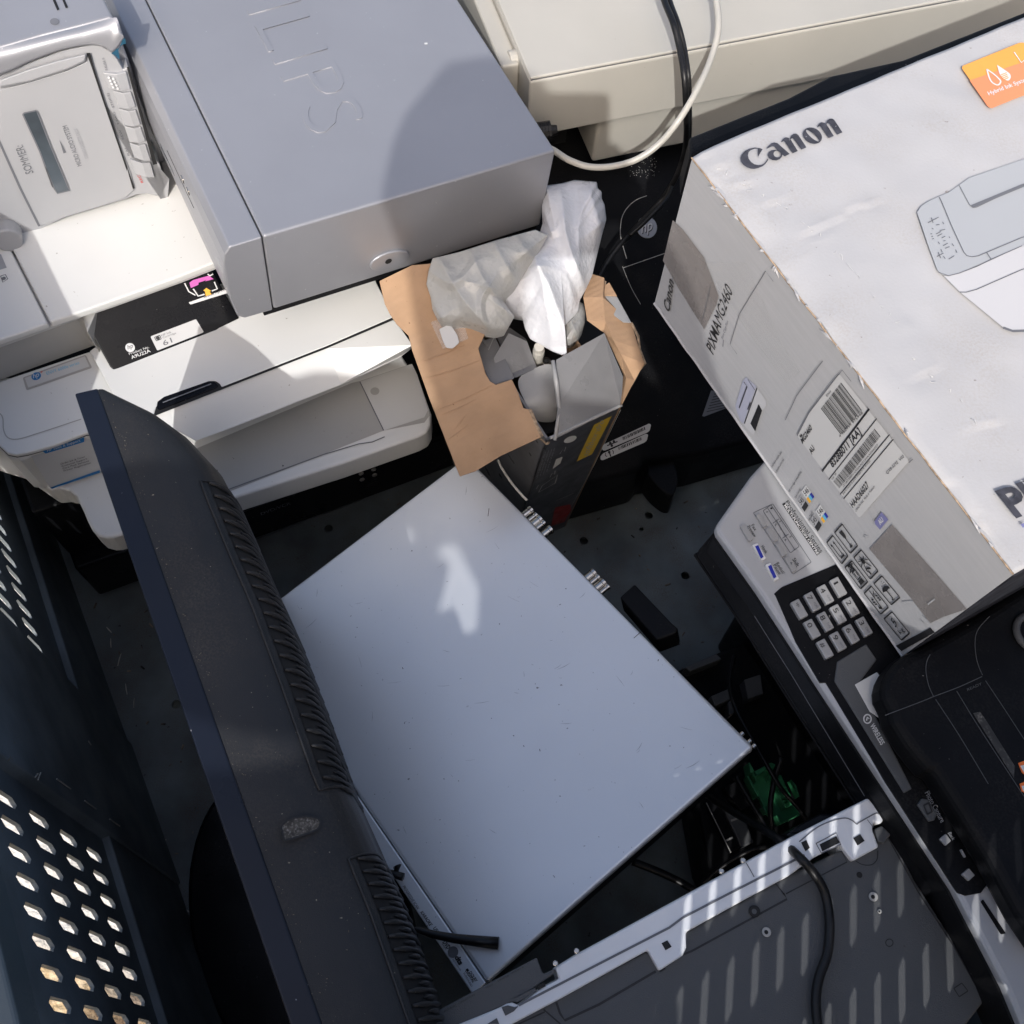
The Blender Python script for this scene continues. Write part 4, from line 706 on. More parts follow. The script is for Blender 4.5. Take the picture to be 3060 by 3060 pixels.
decal('dusty_patch', BPf, KP((840, 800), (890, 790), (940, 860), (1140, 1180), (1135, 1270)), mat('dusty_black', (.03, .03, .03), .7, var=.4, vscale=60, dust=.5), bp, .0006)
text('lettering', 'READY', BPf, KP((800, 640))[0], KP((905, 595))[0], KP((795, 622))[0], 'gpanel', bp, .0006)
kc = Z(3094, 1890, BZ + .002); MB().tube([kc + np.array([.0142 * math.cos(t), .0142 * math.sin(t), 0]) for t in np.linspace(0, 6.283, 36)], .0028, 8).done('knob_ring', 'darkring', bp, smoothed=True)
for q, q2 in (([(1165, 1160), (1205, 1145), (1500, 1100), (1500, 1350), (1215, 1250), (1190, 1225)], [(1180, 1180), (1300, 1150), (1300, 1280), (1205, 1225)]), ([(1175, 1310), (1210, 1295), (1500, 1290), (1500, 1480), (1190, 1365)], [(1190, 1325), (1300, 1310), (1300, 1420), (1200, 1360)])):
    s_ = decal('sticker', BPf, KP(*q), 'orangered', bp, .0008); MB().fill(BPf, KP(*q2), .0012).done('sticker_face', 'whiteink', s_)
# ------------------------------------------------------------------ disc player, tilted in the middle
DR = np.array([[0.6478, 0.7182, -0.254], [-0.7229, 0.6848, 0.0924], [0.2403, 0.1237, 0.9628]]); DO = np.array([0.2242, 0.2105, 0.3792])
DT = Fr(DO, DR[:, 0], DR[:, 1])
dv = T('silver_disc_player', 'flat silver disc player tilted on its side in the middle of the pile', 'disc player', DO + DR @ np.array([-.21, -.15, -.052]))
fy = -(.2930 + .0005); fe = DT.loc(*K8((735, 1755))[0])[1]
def dbox(name, x0, x1, y0, y1, z0, z1, m, b): return MB().box(DT, x0, x1, y0, y1, z0, z1).done(name, m, dv, b)
dbox('case', -.430, .0, fy + .0004, 0, -.009, 0, 'silverd', .0028)
dbox('front_panel', -.430, .0, fe, fy - .0004, -.048, -.0004, 'silverd', .0012)
dbox('chassis', -.424, -.007, -.29, .0012, -.0505, -.006, 'black', .0004)
jx = [DT.loc(*q)[0] for q in K5((1080, 910), (1105, 940), (1128, 965), (1150, 985), (1185, 1025), (1425, 1275), (1450, 1300), (1475, 1335), (1500, 1360))]
for i, x in enumerate(jx):
    r = .0042 if i in (0, 2, 4, 5, 7) else .0026
    MB().tube([DT.w(x, .0, -.011), DT.w(x, .009, -.011), DT.w(x, .0095, -.011), DT.w(x, .0125, -.011)], [r, r, r * 1.15, r * 1.15], 14).done('audio_jack', 'chrome', dv)
jx = [DT.loc(*q)[0] for q in KG((1045, 140), (1125, 235), (1165, 300))]
for x in jx: MB().tube([DT.w(x, .0, -.004), DT.w(x, .003, -.004)], .0022, 10).done('case_screw', 'chrome', dv)
for s_, a, b, h, bo in [('PROGRESSIVE SCAN', (345, 1155), (428, 1283), (360, 1148), 0), ('KARAOKE', (445, 1300), (500, 1378), (462, 1292), .02), ('USB', (518, 1390), (540, 1425), (535, 1380), .02), ('DVD', (572, 1470), (600, 1510), (592, 1458), .03), ('VIDEO', (568, 1480), (590, 1512), (573, 1476), 0), ('dts', (640, 1555), (668, 1600), (664, 1540), .05), ('DIGITAL SURROUND', (628, 1568), (672, 1632), (634, 1563), 0), ('DOLBY', (722, 1640), (760, 1695), (735, 1632), .02), ('DIGITAL', (700, 1632), (745, 1700), (712, 1625), .02), ('SURROUND', (690, 1645), (735, 1722), (698, 1640), 0)]:
    text('lettering', s_, DT, K8(a)[0], K8(b)[0], K8(h)[0], 'navyp' if False else 'ink', dv, .0006, bold=bo)
for q in ([(703, 1622), (716, 1617), (724, 1630), (711, 1636)],): decal('printed_symbol', DT, K8(*q), 'ink', dv, .0006)
MB().disc(DT, *K8((632, 1525))[0], .0045, .0005, 16).done('printed_symbol', 'greyink', dv)
mb = MB()
for a, b in [(K5((836, 945), (830, 990))), (K5((345, 1845), (350, 1855))), (K5((1700, 1640), (1655, 1680))), (K8((1030, 355), (1035, 362))), (K8((1122, 375), (1125, 388))), (K5((1795, 1800), (1792, 1810)))]: mb.ribbon(DT, [a, b], .0006, .0004)
mb.done('scratch', 'ink', dv)
mb = MB(); random.seed(33)
for k in range(46):
    x, y = random.uniform(-.42, -.01), random.uniform(-.28, -.01); a = random.uniform(0, 3.14); l = random.uniform(.002, .016); p = DT.w(x, y, .0001); mb.tube([p, p + (DT.x * math.cos(a) + DT.y * math.sin(a)) * l * .5 + DT.x * .0006, p + (DT.x * math.cos(a) + DT.y * math.sin(a)) * l], [.00006, random.uniform(.00010, .00022), .00006], 4)
mb.done('fine_scratches', 'paleink', dv)['kind'] = 'stuff'
# plug pack behind the player
ad = MB(); aF = Fr(DT.hit(*K5((1575, 1450))[0], -.012), DT.x, DT.y)
aq = K5((1575, 1448), (1660, 1372), (1868, 1590), (1908, 1625), (1895, 1650), (1785, 1690)); AZ = Fr(DT.w(0, 0, -.010), DT.x, DT.y)
ap = [AZ.hit(u, v) for u, v in aq]
adp = ad.solid(ap, [p - DT.n * .03 for p in ap]).done('plug_pack', 'black', None, .002); tag(adp, 'black oblong plug pack sticking out behind the silver disc player', 'plug')
# two black plastic straps on the front edge
s1 = [DT.hit(u, v, .006 + .012 * t) for (u, v), t in zip(K8((365, 1388), (440, 1400), (520, 1425), (640, 1448), (760, 1462), (890, 1475)), (.9, .7, .5, .3, .15, 0))]
stp = MB().tube(s1, [.0012, .0026, .0034, .0040, .0046, .0052], 8).done('plastic_strap', 'cord', None, smoothed=True); tag(stp, 'long black notched plastic strap lying across the corner of the silver disc player', 'strap')
s1 = [DT.hit(u, v, .008) for u, v in K8((215, 1060), (290, 1082), (350, 1100))]
mb = MB().tube(s1, [.0022, .0034, .0036], 8); mb.tube([DT.hit(u, v, .008) for u, v in K8((305, 1080), (318, 1045), (316, 1040))], [.002, .0022, .004], 8)
stp = mb.done('plastic_strap', 'cord', None, smoothed=True); tag(stp, 'short black strap with a round knob poking out behind the monitor', 'strap')
# ------------------------------------------------------------------ monitor
MZ = .54
mo = T('monitor', 'black flat monitor standing on its oval base, dusty slotted back towards the viewer', 'monitor', ab(-.02, .2, 0))
m0 = Z(222, 1175, MZ); m1 = Z(866, 3060, MZ); md = (m1 - m0) / np.linalg.norm(m1 - m0); mn = np.array([-md[1], md[0], 0])       # along the top, towards the back
MF = Fr(m0, md, mn)                                # x along, y to the back, n up
if MF.n[2] < 0: raise Exception('monitor frame')
ML = .62
fw_ = MF.loc(296, 1173)[1]
MB().solid([MF.w(0, 0, 0), MF.w(ML, 0, 0), MF.w(ML, fw_, -.0005), MF.w(.002, fw_, -.0005)], [MF.w(0, 0, -.40), MF.w(ML, 0, -.40), MF.w(ML, fw_, -.40), MF.w(.002, fw_, -.40)]).done('bezel', 'bezel', mo, .0016)
MB().solid([MF.w(.018, -.0006, -.018), MF.w(ML - .018, -.0006, -.018), MF.w(ML - .018, .002, -.018), MF.w(.018, .002, -.018)], [MF.w(.018, -.0006, -.37), MF.w(ML - .018, -.0006, -.37), MF.w(ML - .018, .002, -.37), MF.w(.018, .002, -.37)]).done('screen', 'blackgloss', mo)
SZ = Fr(MF.w(0, 0, -.022), MF.x, MF.y)
sil = [SZ.loc(u, v) for u, v in [(302, 1178), (335, 1195), (400, 1214), (480, 1240), (560, 1288), (640, 1368), (672, 1430), (700, 1500), (760, 1640), (830, 1790), (920, 2030), (1010, 2290), (1060, 2400), (1130, 2560), (1190, 2700), (1260, 2900), (1315, 3060)]]
def sild(x):
    for (xa, ya), (xb, yb) in zip(sil, sil[1:]):
        if xa <= x <= xb: return ya + (yb - ya) * (x - xa) / (xb - xa)
    return sil[0][1] if x < sil[0][0] else sil[-1][1]
prof = [(0, 0), (.2, -.0012), (.45, -.004), (.65, -.0085), (.78, -.014), (.88, -.022), (.95, -.034), (.99, -.05), (1.0, -.08), (1.0, -.20), (.9, -.36)]
def shell(x, t):                                   # t along the profile 0..1
    s = t * (len(prof) - 1); i = min(int(s), len(prof) - 2); f = s - i; a, b = prof[i], prof[i + 1]; q, dz_ = a[0] + (b[0] - a[0]) * f, a[1] + (b[1] - a[1]) * f
    d = max(.002, sild(x) - fw_); g = min(1, d / .06); return MF.w(x, fw_ + d * q, -.0015 + dz_ * (.25 + .75 * g))
xs_ = list(np.linspace(.003, .15, 30)) + list(np.linspace(.158, ML - .004, 50)); nt_ = 30
mb = MB(); G_ = [[mb.bm.verts.new(tuple(shell(x, t / nt_))) for t in range(nt_ + 1)] for x in xs_]
for i in range(len(xs_) - 1):
    for j in range(nt_): mb.bm.faces.new((G_[i][j], G_[i + 1][j], G_[i + 1][j + 1], G_[i][j + 1]))
mb.done('back_shell', 'monitor', mo, smoothed=True)
def sx_of(u, v): return MF.loc(u, v)[0]
def grille(xa, xb, ta, tb, n):
    mb = MB(); e = .0009
    rim = [(xa, ta), (xb, ta), (xb, tb), (xa, tb)]; path = [shell(xa + (xb - xa) * k / 20, ta) for k in range(21)] + [shell(xb, ta + (tb - ta) * k / 8) for k in range(1, 9)] + []
    pre = [shell(xa, tb + (ta - tb) * k / 8) for k in range(8)]
    up = np.array([0, 0, .0006]) + MF.y * .0004
    mb.tube([p + up for p in pre + path], .0011, 6); rimo = mb.done('grille_rim', 'monitor', mo, smoothed=True)
    bed = MB(); ka = ta + (tb - ta) * .13; g = [[bed.bm.verts.new(tuple(shell(xa + .004 + (xb - xa - .008) * i / 40, ka + (tb - ka) * j / 8) + up * .8)) for j in range(9)] for i in range(41)]
    for i in range(40):
        for j in range(8): bed.bm.faces.new((g[i][j], g[i + 1][j], g[i + 1][j + 1], g[i][j + 1]))
    bed.done('grille_bed', 'deep', mo, smoothed=True)
    rb = MB(); pitch = (xb - xa - .010) / n
    for k in range(n + 1):
        x = xa + .005 + pitch * k
        pts = [shell(x + .006 * math.sin(q * 1.5) - .003, ka + (tb - ka) * q) + up * 2.6 for q in np.linspace(0, 1, 9)]
        rb.tube(pts, [.0010, .0016, .0021, .0016, .0012, .0017, .0021, .0016, .001], 6)
        pts = [shell(x + pitch * .5 + .006 * math.sin(q * 1.5) - .003, ka + (tb - ka) * q) + up * 2.2 for q in np.linspace(.30, .74, 5)]
        rb.tube(pts, [.0003, .0016, .0020, .0016, .0003], 6)
    rb.done('grille_ribs', 'monitor', mo, smoothed=True)
grille(sx_of(590, 1415), sx_of(960, 2345), .36, .86, 21); grille(sx_of(1035, 2560), sx_of(1245, 3150), .36, .86, 13)
MSH = Fr(shell(sx_of(895, 2470), .30) + np.array([0, 0, .0012]), MF.x, shell(.3, .34) - shell(.3, .24))
decal('catch_recess', MSH, smooth(K7((1590, 810), (1640, 775), (1720, 757), (1790, 765), (1812, 790), (1795, 830), (1720, 860), (1660, 880), (1610, 892)), 4), mat('dusty_recess', (.045, .04, .035), .8, var=.5, vscale=220, dust=.6, specks=.6, speckcol=(.25, .24, .24), spscale=300), mo, .001)
MB().loop(MSH, smooth(K7((1590, 810), (1640, 775), (1720, 757), (1790, 765), (1812, 790), (1795, 830), (1720, 860), (1660, 880), (1610, 892)), 4), .0012, .0013).done('recess_rim', 'monitor', mo)
dm = MB(); random.seed(8)
for k in range(210):
    x = random.uniform(.01, .55); t = abs(random.gauss(0, .03)) + .012 if k % 3 else random.uniform(.02, .42); p = shell(x, t) + np.array([0, 0, .0003]); r = random.uniform(.00012, .00034); a = random.uniform(0, 3.1)
    dm.tube([p, p + np.array([math.cos(a), math.sin(a), 0]) * r * random.uniform(1, 4)], r, 4)
dm.done('dust', mat('brown_dust', (.10, .083, .066), .9, var=.4, vscale=400), mo)['kind'] = 'stuff'
# oval stand
oc = Z(905, 2760, .02); ob = MB(); ring = [oc + MF.x * .185 * math.cos(t) + MF.y * .118 * math.sin(t) for t in np.linspace(0, 6.283, 64)[:-1]]
ob.solid([p + (oc - p) * .03 + np.array([0, 0, .012]) for p in ring], [p - np.array([0, 0, .012]) for p in ring]).done('stand_base', 'blackgloss', mo, .004)
MB().box(Fr(MF.w(.27, .03, 0), MF.x, MF.y), -.04, .04, -.01, .03, -.52, -.36).done('stand_neck', 'black', mo, .004)
# ------------------------------------------------------------------ grey appliance panel with white frame, lower right
GZ = .455; GF = zf(GZ)
gp = T('appliance_panel', 'dark grey back panel of an appliance with a white edge frame, striped by sunlight', 'appliance', Z(2300, 2900, GZ - .06))
pan = [(1300, 3160), (1480, 3072), (1700, 2960)] + K9((0, 1415), (330, 1240), (600, 1090), (960, 920), (1110, 880)) + K9((1140, 800), (1175, 830), (1220, 920), (1310, 1110), (1520, 1440), (1725, 1780), (1690, 1830)) + [(2890, 3060), (2760, 3200), (1900, 3500), (1300, 3400)]
slab('panel', pan, GZ, GZ - .055, 'gpanel', gp, .0022)
WZ = GZ + .006
frm = KF((100, 640), (200, 580), (400, 498), (540, 440), (590, 412), (640, 402), (690, 425), (900, 270), (1025, 208), (990, 118), (1180, 0)) + K8((1932, 1212),) + K9((640, 860), (1050, 652), (1085, 690), (1140, 778), (1120, 800), (1085, 790), (1075, 830), (1112, 930), (965, 1010), (890, 915), (745, 990), (600, 1095), (330, 1240), (20, 1412), (22, 1500), (2, 1545)) + K8((1800, 1632), (1735, 1515), (1600, 1590), (1240, 1790), (1040, 1895)) + KF((640, 580), (540, 660), (300, 800), (0, 900))
slab('white_frame', frm, WZ, GZ - .03, 'gpanelw', gp, .0016)
WF_ = zf(WZ)
mb = MB()
mb.ribbon(WF_, KF((690, 425), (1300, 110), (1932, -215)) + K9((0, 1330), (250, 1200), (690, 975)), .0016, .0006)
mb.ribbon(WF_, smooth(K9((660, 900), (760, 820), (850, 780), (920, 766), (960, 780), (985, 800), (1000, 790), (1090, 740), (1110, 745)), 4), .0009, .0006)
mb.ribbon(WF_, K9((360, 1020), (405, 1100)), .0007, .0006).ribbon(WF_, K9((640, 980), (665, 1035)), .0006, .0006).ribbon(WF_, K9((1045, 775), (1080, 820)), .0005, .0006)
mb.loop(WF_, K9((755, 910), (870, 850), (895, 915), (785, 965)), .0008, .0006).done('frame_groove', 'greyink', gp)
decal('frame_slot', WF_, K9((775, 915), (870, 868), (890, 905), (790, 955)), 'deep', gp, .0007); decal('frame_slot', WF_, K9((965, 880), (1005, 857), (1030, 895), (990, 922)), 'deep', gp, .0007); decal('frame_slot', WF_, K9((670, 905), (700, 890), (720, 935), (695, 955)), 'deep', gp, .0007)
decal('frame_slot', WF_, K8((1812, 1475), (1845, 1458), (1870, 1495), (1835, 1515)), 'deep', gp, .0007); decal('frame_slot', WF_, KF((838, 268), (900, 235), (915, 268), (850, 300)), 'deep', gp, .0007); decal('frame_slot', WF_, KF((620, 390), (825, 280), (838, 308), (680, 400)), 'gpanel', gp, .0007)
decal('frame_slot', WF_, KF((548, 440), (600, 425), (655, 440), (690, 430), (650, 475), (580, 512)), 'gpanel', gp, .0007); decal('frame_slot', WF_, KF((430, 580), (510, 530), (530, 580)), 'gpanel', gp, .0007)
mb = MB()
mb.ribbon(GF, K9((0, 1540), (50, 1520), (590, 1225), (570, 1190)), .0014).ribbon(GF, K9((520, 1130), (580, 1205)), .0008).ribbon(GF, K9((585, 1195), (930, 1015), (890, 930)), .0009)
mb.ribbon(GF, K8((1145, 1850), (1240, 1932)), .001).ribbon(GF, KF((1000, 400), (1030, 490), (1070, 550), (1350, 420), (1820, 145)), .0016).ribbon(GF, KF((905, 480), (560, 640)), .001).ribbon(GF, KF((1790, 20), (1830, 120), (1860, 145), (1900, 120)), .0012)
mb.loop(GF, arc(*K9((1170, 1472))[0], 11, 11, 0, 360, 18)[:-1], .0007).loop(GF, rp(K9((1535, 1730), (1580, 1700), (1615, 1745), (1565, 1778)), 3), .0007).ribbon(GF, smooth(K9((980, 1010), (1020, 1030), (1070, 1030), (1100, 1000), (1105, 950)), 4), .0007).ribbon(GF, K9((1150, 1185 - 330), (1330, 1180), (1540, 1500), (1700, 1790)), .001)
mb.done('panel_groove', 'ink', gp)
for p, r in (((405, 1295), .0042), ((473, 1412), .0034), ((1077, 1212), .0034), ((1113, 1295), .0016)):
    MB().disc(GF, *K9(p)[0], r, .0004, 18, h=.0016).done('panel_screw', 'deep' if r > .004 else 'greyp', gp, .0006); MB().disc(GF, *K9(p)[0], r * .45, .0022, 10).done('screw_socket', 'gpanel' if r > .004 else 'deep', gp)
MB().disc(GF, *K9((1001, 1088))[0], .0022, .0005, 14).done('panel_hole', 'deep', gp)
for q in (K8((1330, 1519),), K8((1210, 1590),), KG((1037, 1632),), KG((788, 1755),)): MB().disc(zf(WZ + .001), q[0][0], q[0][1], .0022, 0, 8, h=.003).done('rivet', 'chrome', gp, .001)
cornb = slab('corner_catch', K9((1085, 830), (1130, 810), (1180, 860), (1140, 910), (1105, 900)), GZ + .004, GZ - .02, 'gpanel', gp, .001)
jk = slab('jack_plate', KF((0, 480), (840, 30), (885, 155), (905, 165), (985, 125), (1000, 150), (680, 380), (400, 500), (120, 660), (-200, 800)), GZ + .004, GZ - .01, 'gpanel', gp, .001)
JF = zf(GZ + .004)
for s_, a, b, h in [('ANT/AUNT  CONNECTORS', (75, 485), (330, 343), (70, 472), ), ('VIDEO', (420, 290), (478, 258), (416, 280)), ('S-MONITOR', (520, 232), (610, 185), (516, 220)), ('AUDIO  R', (632, 168), (735, 115), (628, 156))]: text('lettering', s_, JF, KF(a)[0], KF(b)[0], KF(h)[0], 'ink', jk, .0004)
slab('rear_ledge', K9((600, 850), (640, 815), (780, 740), (900, 735), (820, 790), (680, 860)), GZ - .01, GZ - .05, 'blackgloss', gp, .002)
# ------------------------------------------------------------------ torn product carton with its flaps
ct = T('torn_carton', 'tall torn product carton with brown flaps open and a yellow stripe on its dark face', 'box', (.07, .57, 0))
TL, TR, BR = Z(1634, 1316, .365), Z(1857, 1213, .365), Z(1690, 1572, .0); BL = BR + (TL - TR); hb = np.array([-.155, .235, .03])
hb = Z(1290, 800, .40) - Z(1617, 1308, .365)
MB().solid([TL, TR, BR, BL], [p + hb * .012 for p in (TL, TR, BR, BL)]).done('front_face', 'cartond', ct)
MB().solid([TL, TL + hb, BL + hb, BL], [p + (TR - TL) * .03 for p in (TL, TL + hb, BL + hb, BL)]).done('side_face', M['cartonm'], ct)
MB().solid([TR, TR + hb, BR + hb, BR], [p - (TR - TL) * .03 for p in (TR, TR + hb, BR + hb, BR)]).done('side_face', 'kraft', ct)
MB().solid([TL + hb, TR + hb, BR + hb, BL + hb], [p - hb * .01 for p in (TL + hb, TR + hb, BR + hb, BL + hb)]).done('rear_face', 'kraft', ct)
TF_ = Fr(BL, BR - BL, TL - BL)
if TF_.n @ (CAM - TF_.o) < 0: TF_ = Fr(BR, BL - BR, TL - BL)
def cf(name, k, pts, m, off=.0008): return decal(name, TF_, k(*pts), m, ct, off)
cf('yellow_stripe', KJ, [(735, 300), (565, 385), (395, 738), (545, 668)], 'yellow'); cf('red_foot', KJ, [(190, 1180), (335, 1150), (345, 1200), (280, 1320), (150, 1360)], 'red')
text('stripe_lettering', 'softbox·dro', TF_, KJ((500, 690))[0], KJ((665, 345))[0], KJ((455, 675))[0], 'paleink', ct, .0012)
MB().loop(TF_, KJ((30, 1035), (65, 970), (212, 868), (190, 945)), .0010, .0008).ribbon(TF_, KJ((10, 1000), (30, 965)), .0008, .0008).ribbon(TF_, KJ((140, 890), (160, 850), (185, 860), (190, 825)), .0008, .0008).ribbon(TF_, KJ((235, 665), (260, 625), (280, 640), (292, 598)), .0008, .0008).ribbon(TF_, KJ((200, 1115), (370, 1042)), .0008, .0008).ribbon(TF_, KJ((345, 1170), (560, 780), (820, 240)), .0006, .0008).done('printed_lines', 'lightgrey', ct)
decal('printed_device', TF_, KJ((165, 810), (200, 715), (262, 692), (240, 755)), 'lightgrey', ct, .0008); decal('round_badge', TF_, [(KJ((335, 525))[0][0] + 19 * math.cos(t), KJ((335, 525))[0][1] - 6 * math.cos(t) + 9 * math.sin(t)) for t in np.linspace(0, 6.283, 24)[:-1]], 'lightgrey', ct, .0008)
for i in range(4): text('small_print', ('designed for', 'wireless home', 'multi device', 'series')[i], TF_, KJ((15 + 32 * i, 905 - 22 * i))[0], KJ((105 + 28 * i, 640 - 10 * i))[0], KJ((5 + 32 * i, 898 - 22 * i))[0], 'paleink', ct, .0008)
FLP = fr3((1133, 840, .425), (1617, 1308, .368), (1374, 1424, .345))
if FLP.n[2] < 0: FLP = Fr(FLP.o, FLP.y, FLP.x)
fl = K2((400, 1500), (215, 1590), (245, 1720), (275, 1780), (312, 1835), (380, 1900)) + K5((400, 50), (500, 330), (590, 560), (640, 690), (670, 765), (760, 735), (900, 650), (1060, 575), (1135, 540), (1100, 470), (1065, 385), (1030, 378), (1000, 290), (965, 215), (875, 245), (840, 225), (815, 180), (775, 40)) + KB((520, 1270), (300, 1000), (100, 740))
flm = MB(); P = [FLP.hit(u, v) for u, v in fl]; flm.solid(P, [p - FLP.n * .003 for p in P]).done('card_flap', 'kraft', ct, .0006)
rg = MB()
for a, b in [((470, 210), (780, 110)), ((545, 390), (860, 245)), ((600, 560), (720, 470)), ((640, 500), (700, 420)), ((440, 120), (700, 20)), ((560, 420), (760, 330))]:
    q = [FLP.hit(*p, .0002) for p in K5(a, ((a[0] + b[0]) / 2, (a[1] + b[1]) / 2 + 6), b)]; rg.tube(q, [.0003, .0009, .0003], 5)
rg.done('flap_crease', 'kraft', ct)
MB().tube([FLP.hit(u, v, -.0015) for u, v in smooth(K5((1135, 540), (1118, 505), (1100, 470), (1085, 430), (1065, 385)), 4)], .0022, 6).done('torn_edge', 'kraftd', ct)
# grey flaps of the near end, and the tray inside
def quad(name, pz, m, th=.0012, b=.0003):
    P = [Z(*p) for p in pz]; n = np.cross(P[1] - P[0], P[2] - P[0]); n /= np.linalg.norm(n); n = n if n[2] > 0 else -n; return MB().solid(P, [p - n * th for p in P]).done(name, m, ct, b)
q = KB((1035, 1480), (1430, 1275), (1580, 1615), (1550, 1850), (1095, 1870), (1060, 1700))
P0 = [(1662, 1075, .402), (1806, 995, .410), (1862, 1125, .392), (1857, 1212, .366), (1655, 1314, .366), (1668, 1215, .380)]
quad('end_flap', P0, 'cartonm')
mb = MB(); u0 = np.array([Z(*p) for p in P0])
mb.tube([Z(*p) for p in [(1652, 1078, .402), (1662, 1140, .396), (1672, 1225, .376), (1658, 1316, .366)]], [.0022, .0026, .0022, .002], 7).done('flap_fold', 'cartonl', ct, smoothed=True)
mb = MB(); mb.tube([TL + (TR - TL) * t + np.array([0, 0, .0016 + .0006 * noise.noise(Vector((t * 30, 0, 0)))]) for t in np.linspace(.04, 1, 30)], .0018, 6).done('folded_edge', 'cartonl', ct, smoothed=True)
MB().tube([Z(*p) for p in [(1572, 1215, .362), (1590, 1262, .356), (1618, 1304, .352), (1636, 1322, .358)]], [.003, .004, .004, .003], 6).done('torn_edge', 'kraftd', ct)
ITP = fr3((1475, 1070, .386), (1605, 1095, .372), (1520, 1000, .395))
if ITP.n[2] < 0: ITP = Fr(ITP.o, ITP.y, ITP.x)
slab('inner_tray', [(1475, 1070), (1490, 1134), (1540, 1128), (1582, 1112), (1605, 1099), (1575, 1020), (1520, 995)], 0, .001, 'cartonm', ct, .0003, top=ITP)
MB().ribbon(zf(.386), KB((540, 1405), (580, 1315)), .0008).done('tray_line', 'cartonl', ct)
quad('inner_tray', rp(KB((440, 1400), (460, 1350), (590, 1300), (740, 1625), (590, 1672), (550, 1650)), 3) and [(*p, .383) for p in rp(KB((440, 1400), (460, 1350), (590, 1300), (740, 1625), (590, 1672), (550, 1650)), 5)], 'cartonm')
quad('inner_tray', [(*p, .374) for p in rp(KB((600, 1298), (700, 1230), (830, 1320), (905, 1530), (895, 1555), (740, 1622)), 4)], 'cartond' if False else 'cartonm')
mb = MB(); g = [[mb.bm.verts.new(tuple(Z(*p))) for p in row] for row in ([(1537, 1128, .372), (1560, 1185, .371), (1582, 1225, .366), (1600, 1262, .345)], [(1595, 1100, .375), (1610, 1165, .374), (1625, 1215, .366), (1640, 1262, .340)], [(1660, 1076, .372), (1664, 1140, .370), (1666, 1210, .362), (1664, 1262, .338)])]
for i in range(2):
    for j in range(3): mb.bm.faces.new((g[i][j], g[i + 1][j], g[i + 1][j + 1], g[i][j + 1]))
so = mb.done('inner_wrap', 'cartonl', ct, smoothed=True); sm = so.modifiers.new('s', 'SUBSURF'); sm.levels = sm.render_levels = 2
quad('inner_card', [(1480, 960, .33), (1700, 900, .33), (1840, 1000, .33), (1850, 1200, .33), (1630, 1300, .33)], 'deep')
# brown flap on the far long side
mb = MB()
rows = [KB((1320, 815), (1270, 1000), (1300, 1180), (1430, 1275), (1500, 1420), (1580, 1600), (1555, 1820)), KB((1430, 850), (1420, 1000), (1440, 1180), (1500, 1330), (1560, 1440), (1600, 1620), (1560, 1830)), KB((1440, 880), (1450, 1000), (1640, 1195), (1700, 1400), (1740, 1510), (1665, 1640), (1562, 1840))]
zz = [.402, .405, .40, .396, .39, .38, .368]
g = [[mb.bm.verts.new(tuple(Z(u, v, zz[j] - .004 * (i == 2) + .006 * (i == 1)))) for j, (u, v) in enumerate(r)] for i, r in enumerate(rows)]
for i in range(2):
    for j in range(6): mb.bm.faces.new((g[i][j], g[i + 1][j], g[i + 1][j + 1], g[i][j + 1]))
fo_ = mb.done('brown_flap', 'kraft', ct); so = fo_.modifiers.new('t', 'SOLIDIFY'); so.thickness = .002
MB().tube([Z(u, v, .397 - .005 * k) for k, (u, v) in enumerate(KB((1640, 1195), (1690, 1300), (1705, 1400), (1740, 1510), (1700, 1560), (1660, 1640), (1600, 1740)))], [.0012, .0016, .0012, .002, .0014, .0012, .001], 5).done('torn_edge', 'kraftd', ct)
quad('silver_lining', [(*p, .404) for p in KB((1430, 985), (1530, 995), (1640, 1195), (1580, 1192), (1510, 1140), (1455, 1060))], 'cartonl')
quad('silver_lining', [(*p, .406) for p in KB((1440, 905), (1470, 885), (1530, 990), (1430, 985))], 'kraft')
MB().tube([Z(u, v, .402) for u, v in KB((1440, 880), (1425, 990), (1415, 1010), (1440, 1020))], .0011, 5).done('torn_edge', 'kraftd', ct)
# things inside the carton
pt = MB(); a, b = Z(*KB((915, 1530))[0], .352), Z(*KB((930, 1380))[0], .395); pt.tube([a + (b - a) * t for t in (0, .55, .6, .8, .85, 1)], [.0052, .0052, .006, .006, .0052, .0052], 18)
tag(pt.done('cable_sleeve', 'beigew', None, .0008), 'cream plastic plug sleeve inside the torn carton under the bag', 'plug')
ad_ = MB(); c = Z(*KB((985, 1490))[0], .366); ad_.tube([c + np.array([0, 0, z]) for z in (-.03, 0)], .0052, 18); o_ = ad_.done('metal_plug', 'chrome', None, .001); tag(o_, 'small round metal plug in the torn carton beside the cream sleeve', 'plug')
MB().disc(zf(.3665), *KB((985, 1490))[0], .0026, .0002, 14).done('plug_socket', 'deep', o_)
# clear hang tab lying on the brown flap
tb = MB(); tq = rp(KB((160, 1245), (245, 1205), (300, 1290), (315, 1350), (265, 1395), (215, 1390), (190, 1340)), 5); P = [FLP.hit(u, v, .006) for u, v in tq]; tb.solid(P, [p - FLP.n * .001 for p in P])
ht = tb.done('hang_tab', 'sticker', None, .0003); tag(ht, 'small translucent white hang tab lying on the brown carton flap', 'tab')
decal('clear_plate', FLP, rp(KB((95, 1190), (330, 1130), (385, 1320), (190, 1400)), 4), mat('clear_plastic_sheet', (.75, .74, .72), .15, var=.02, alpha=.22), ht, .0035)
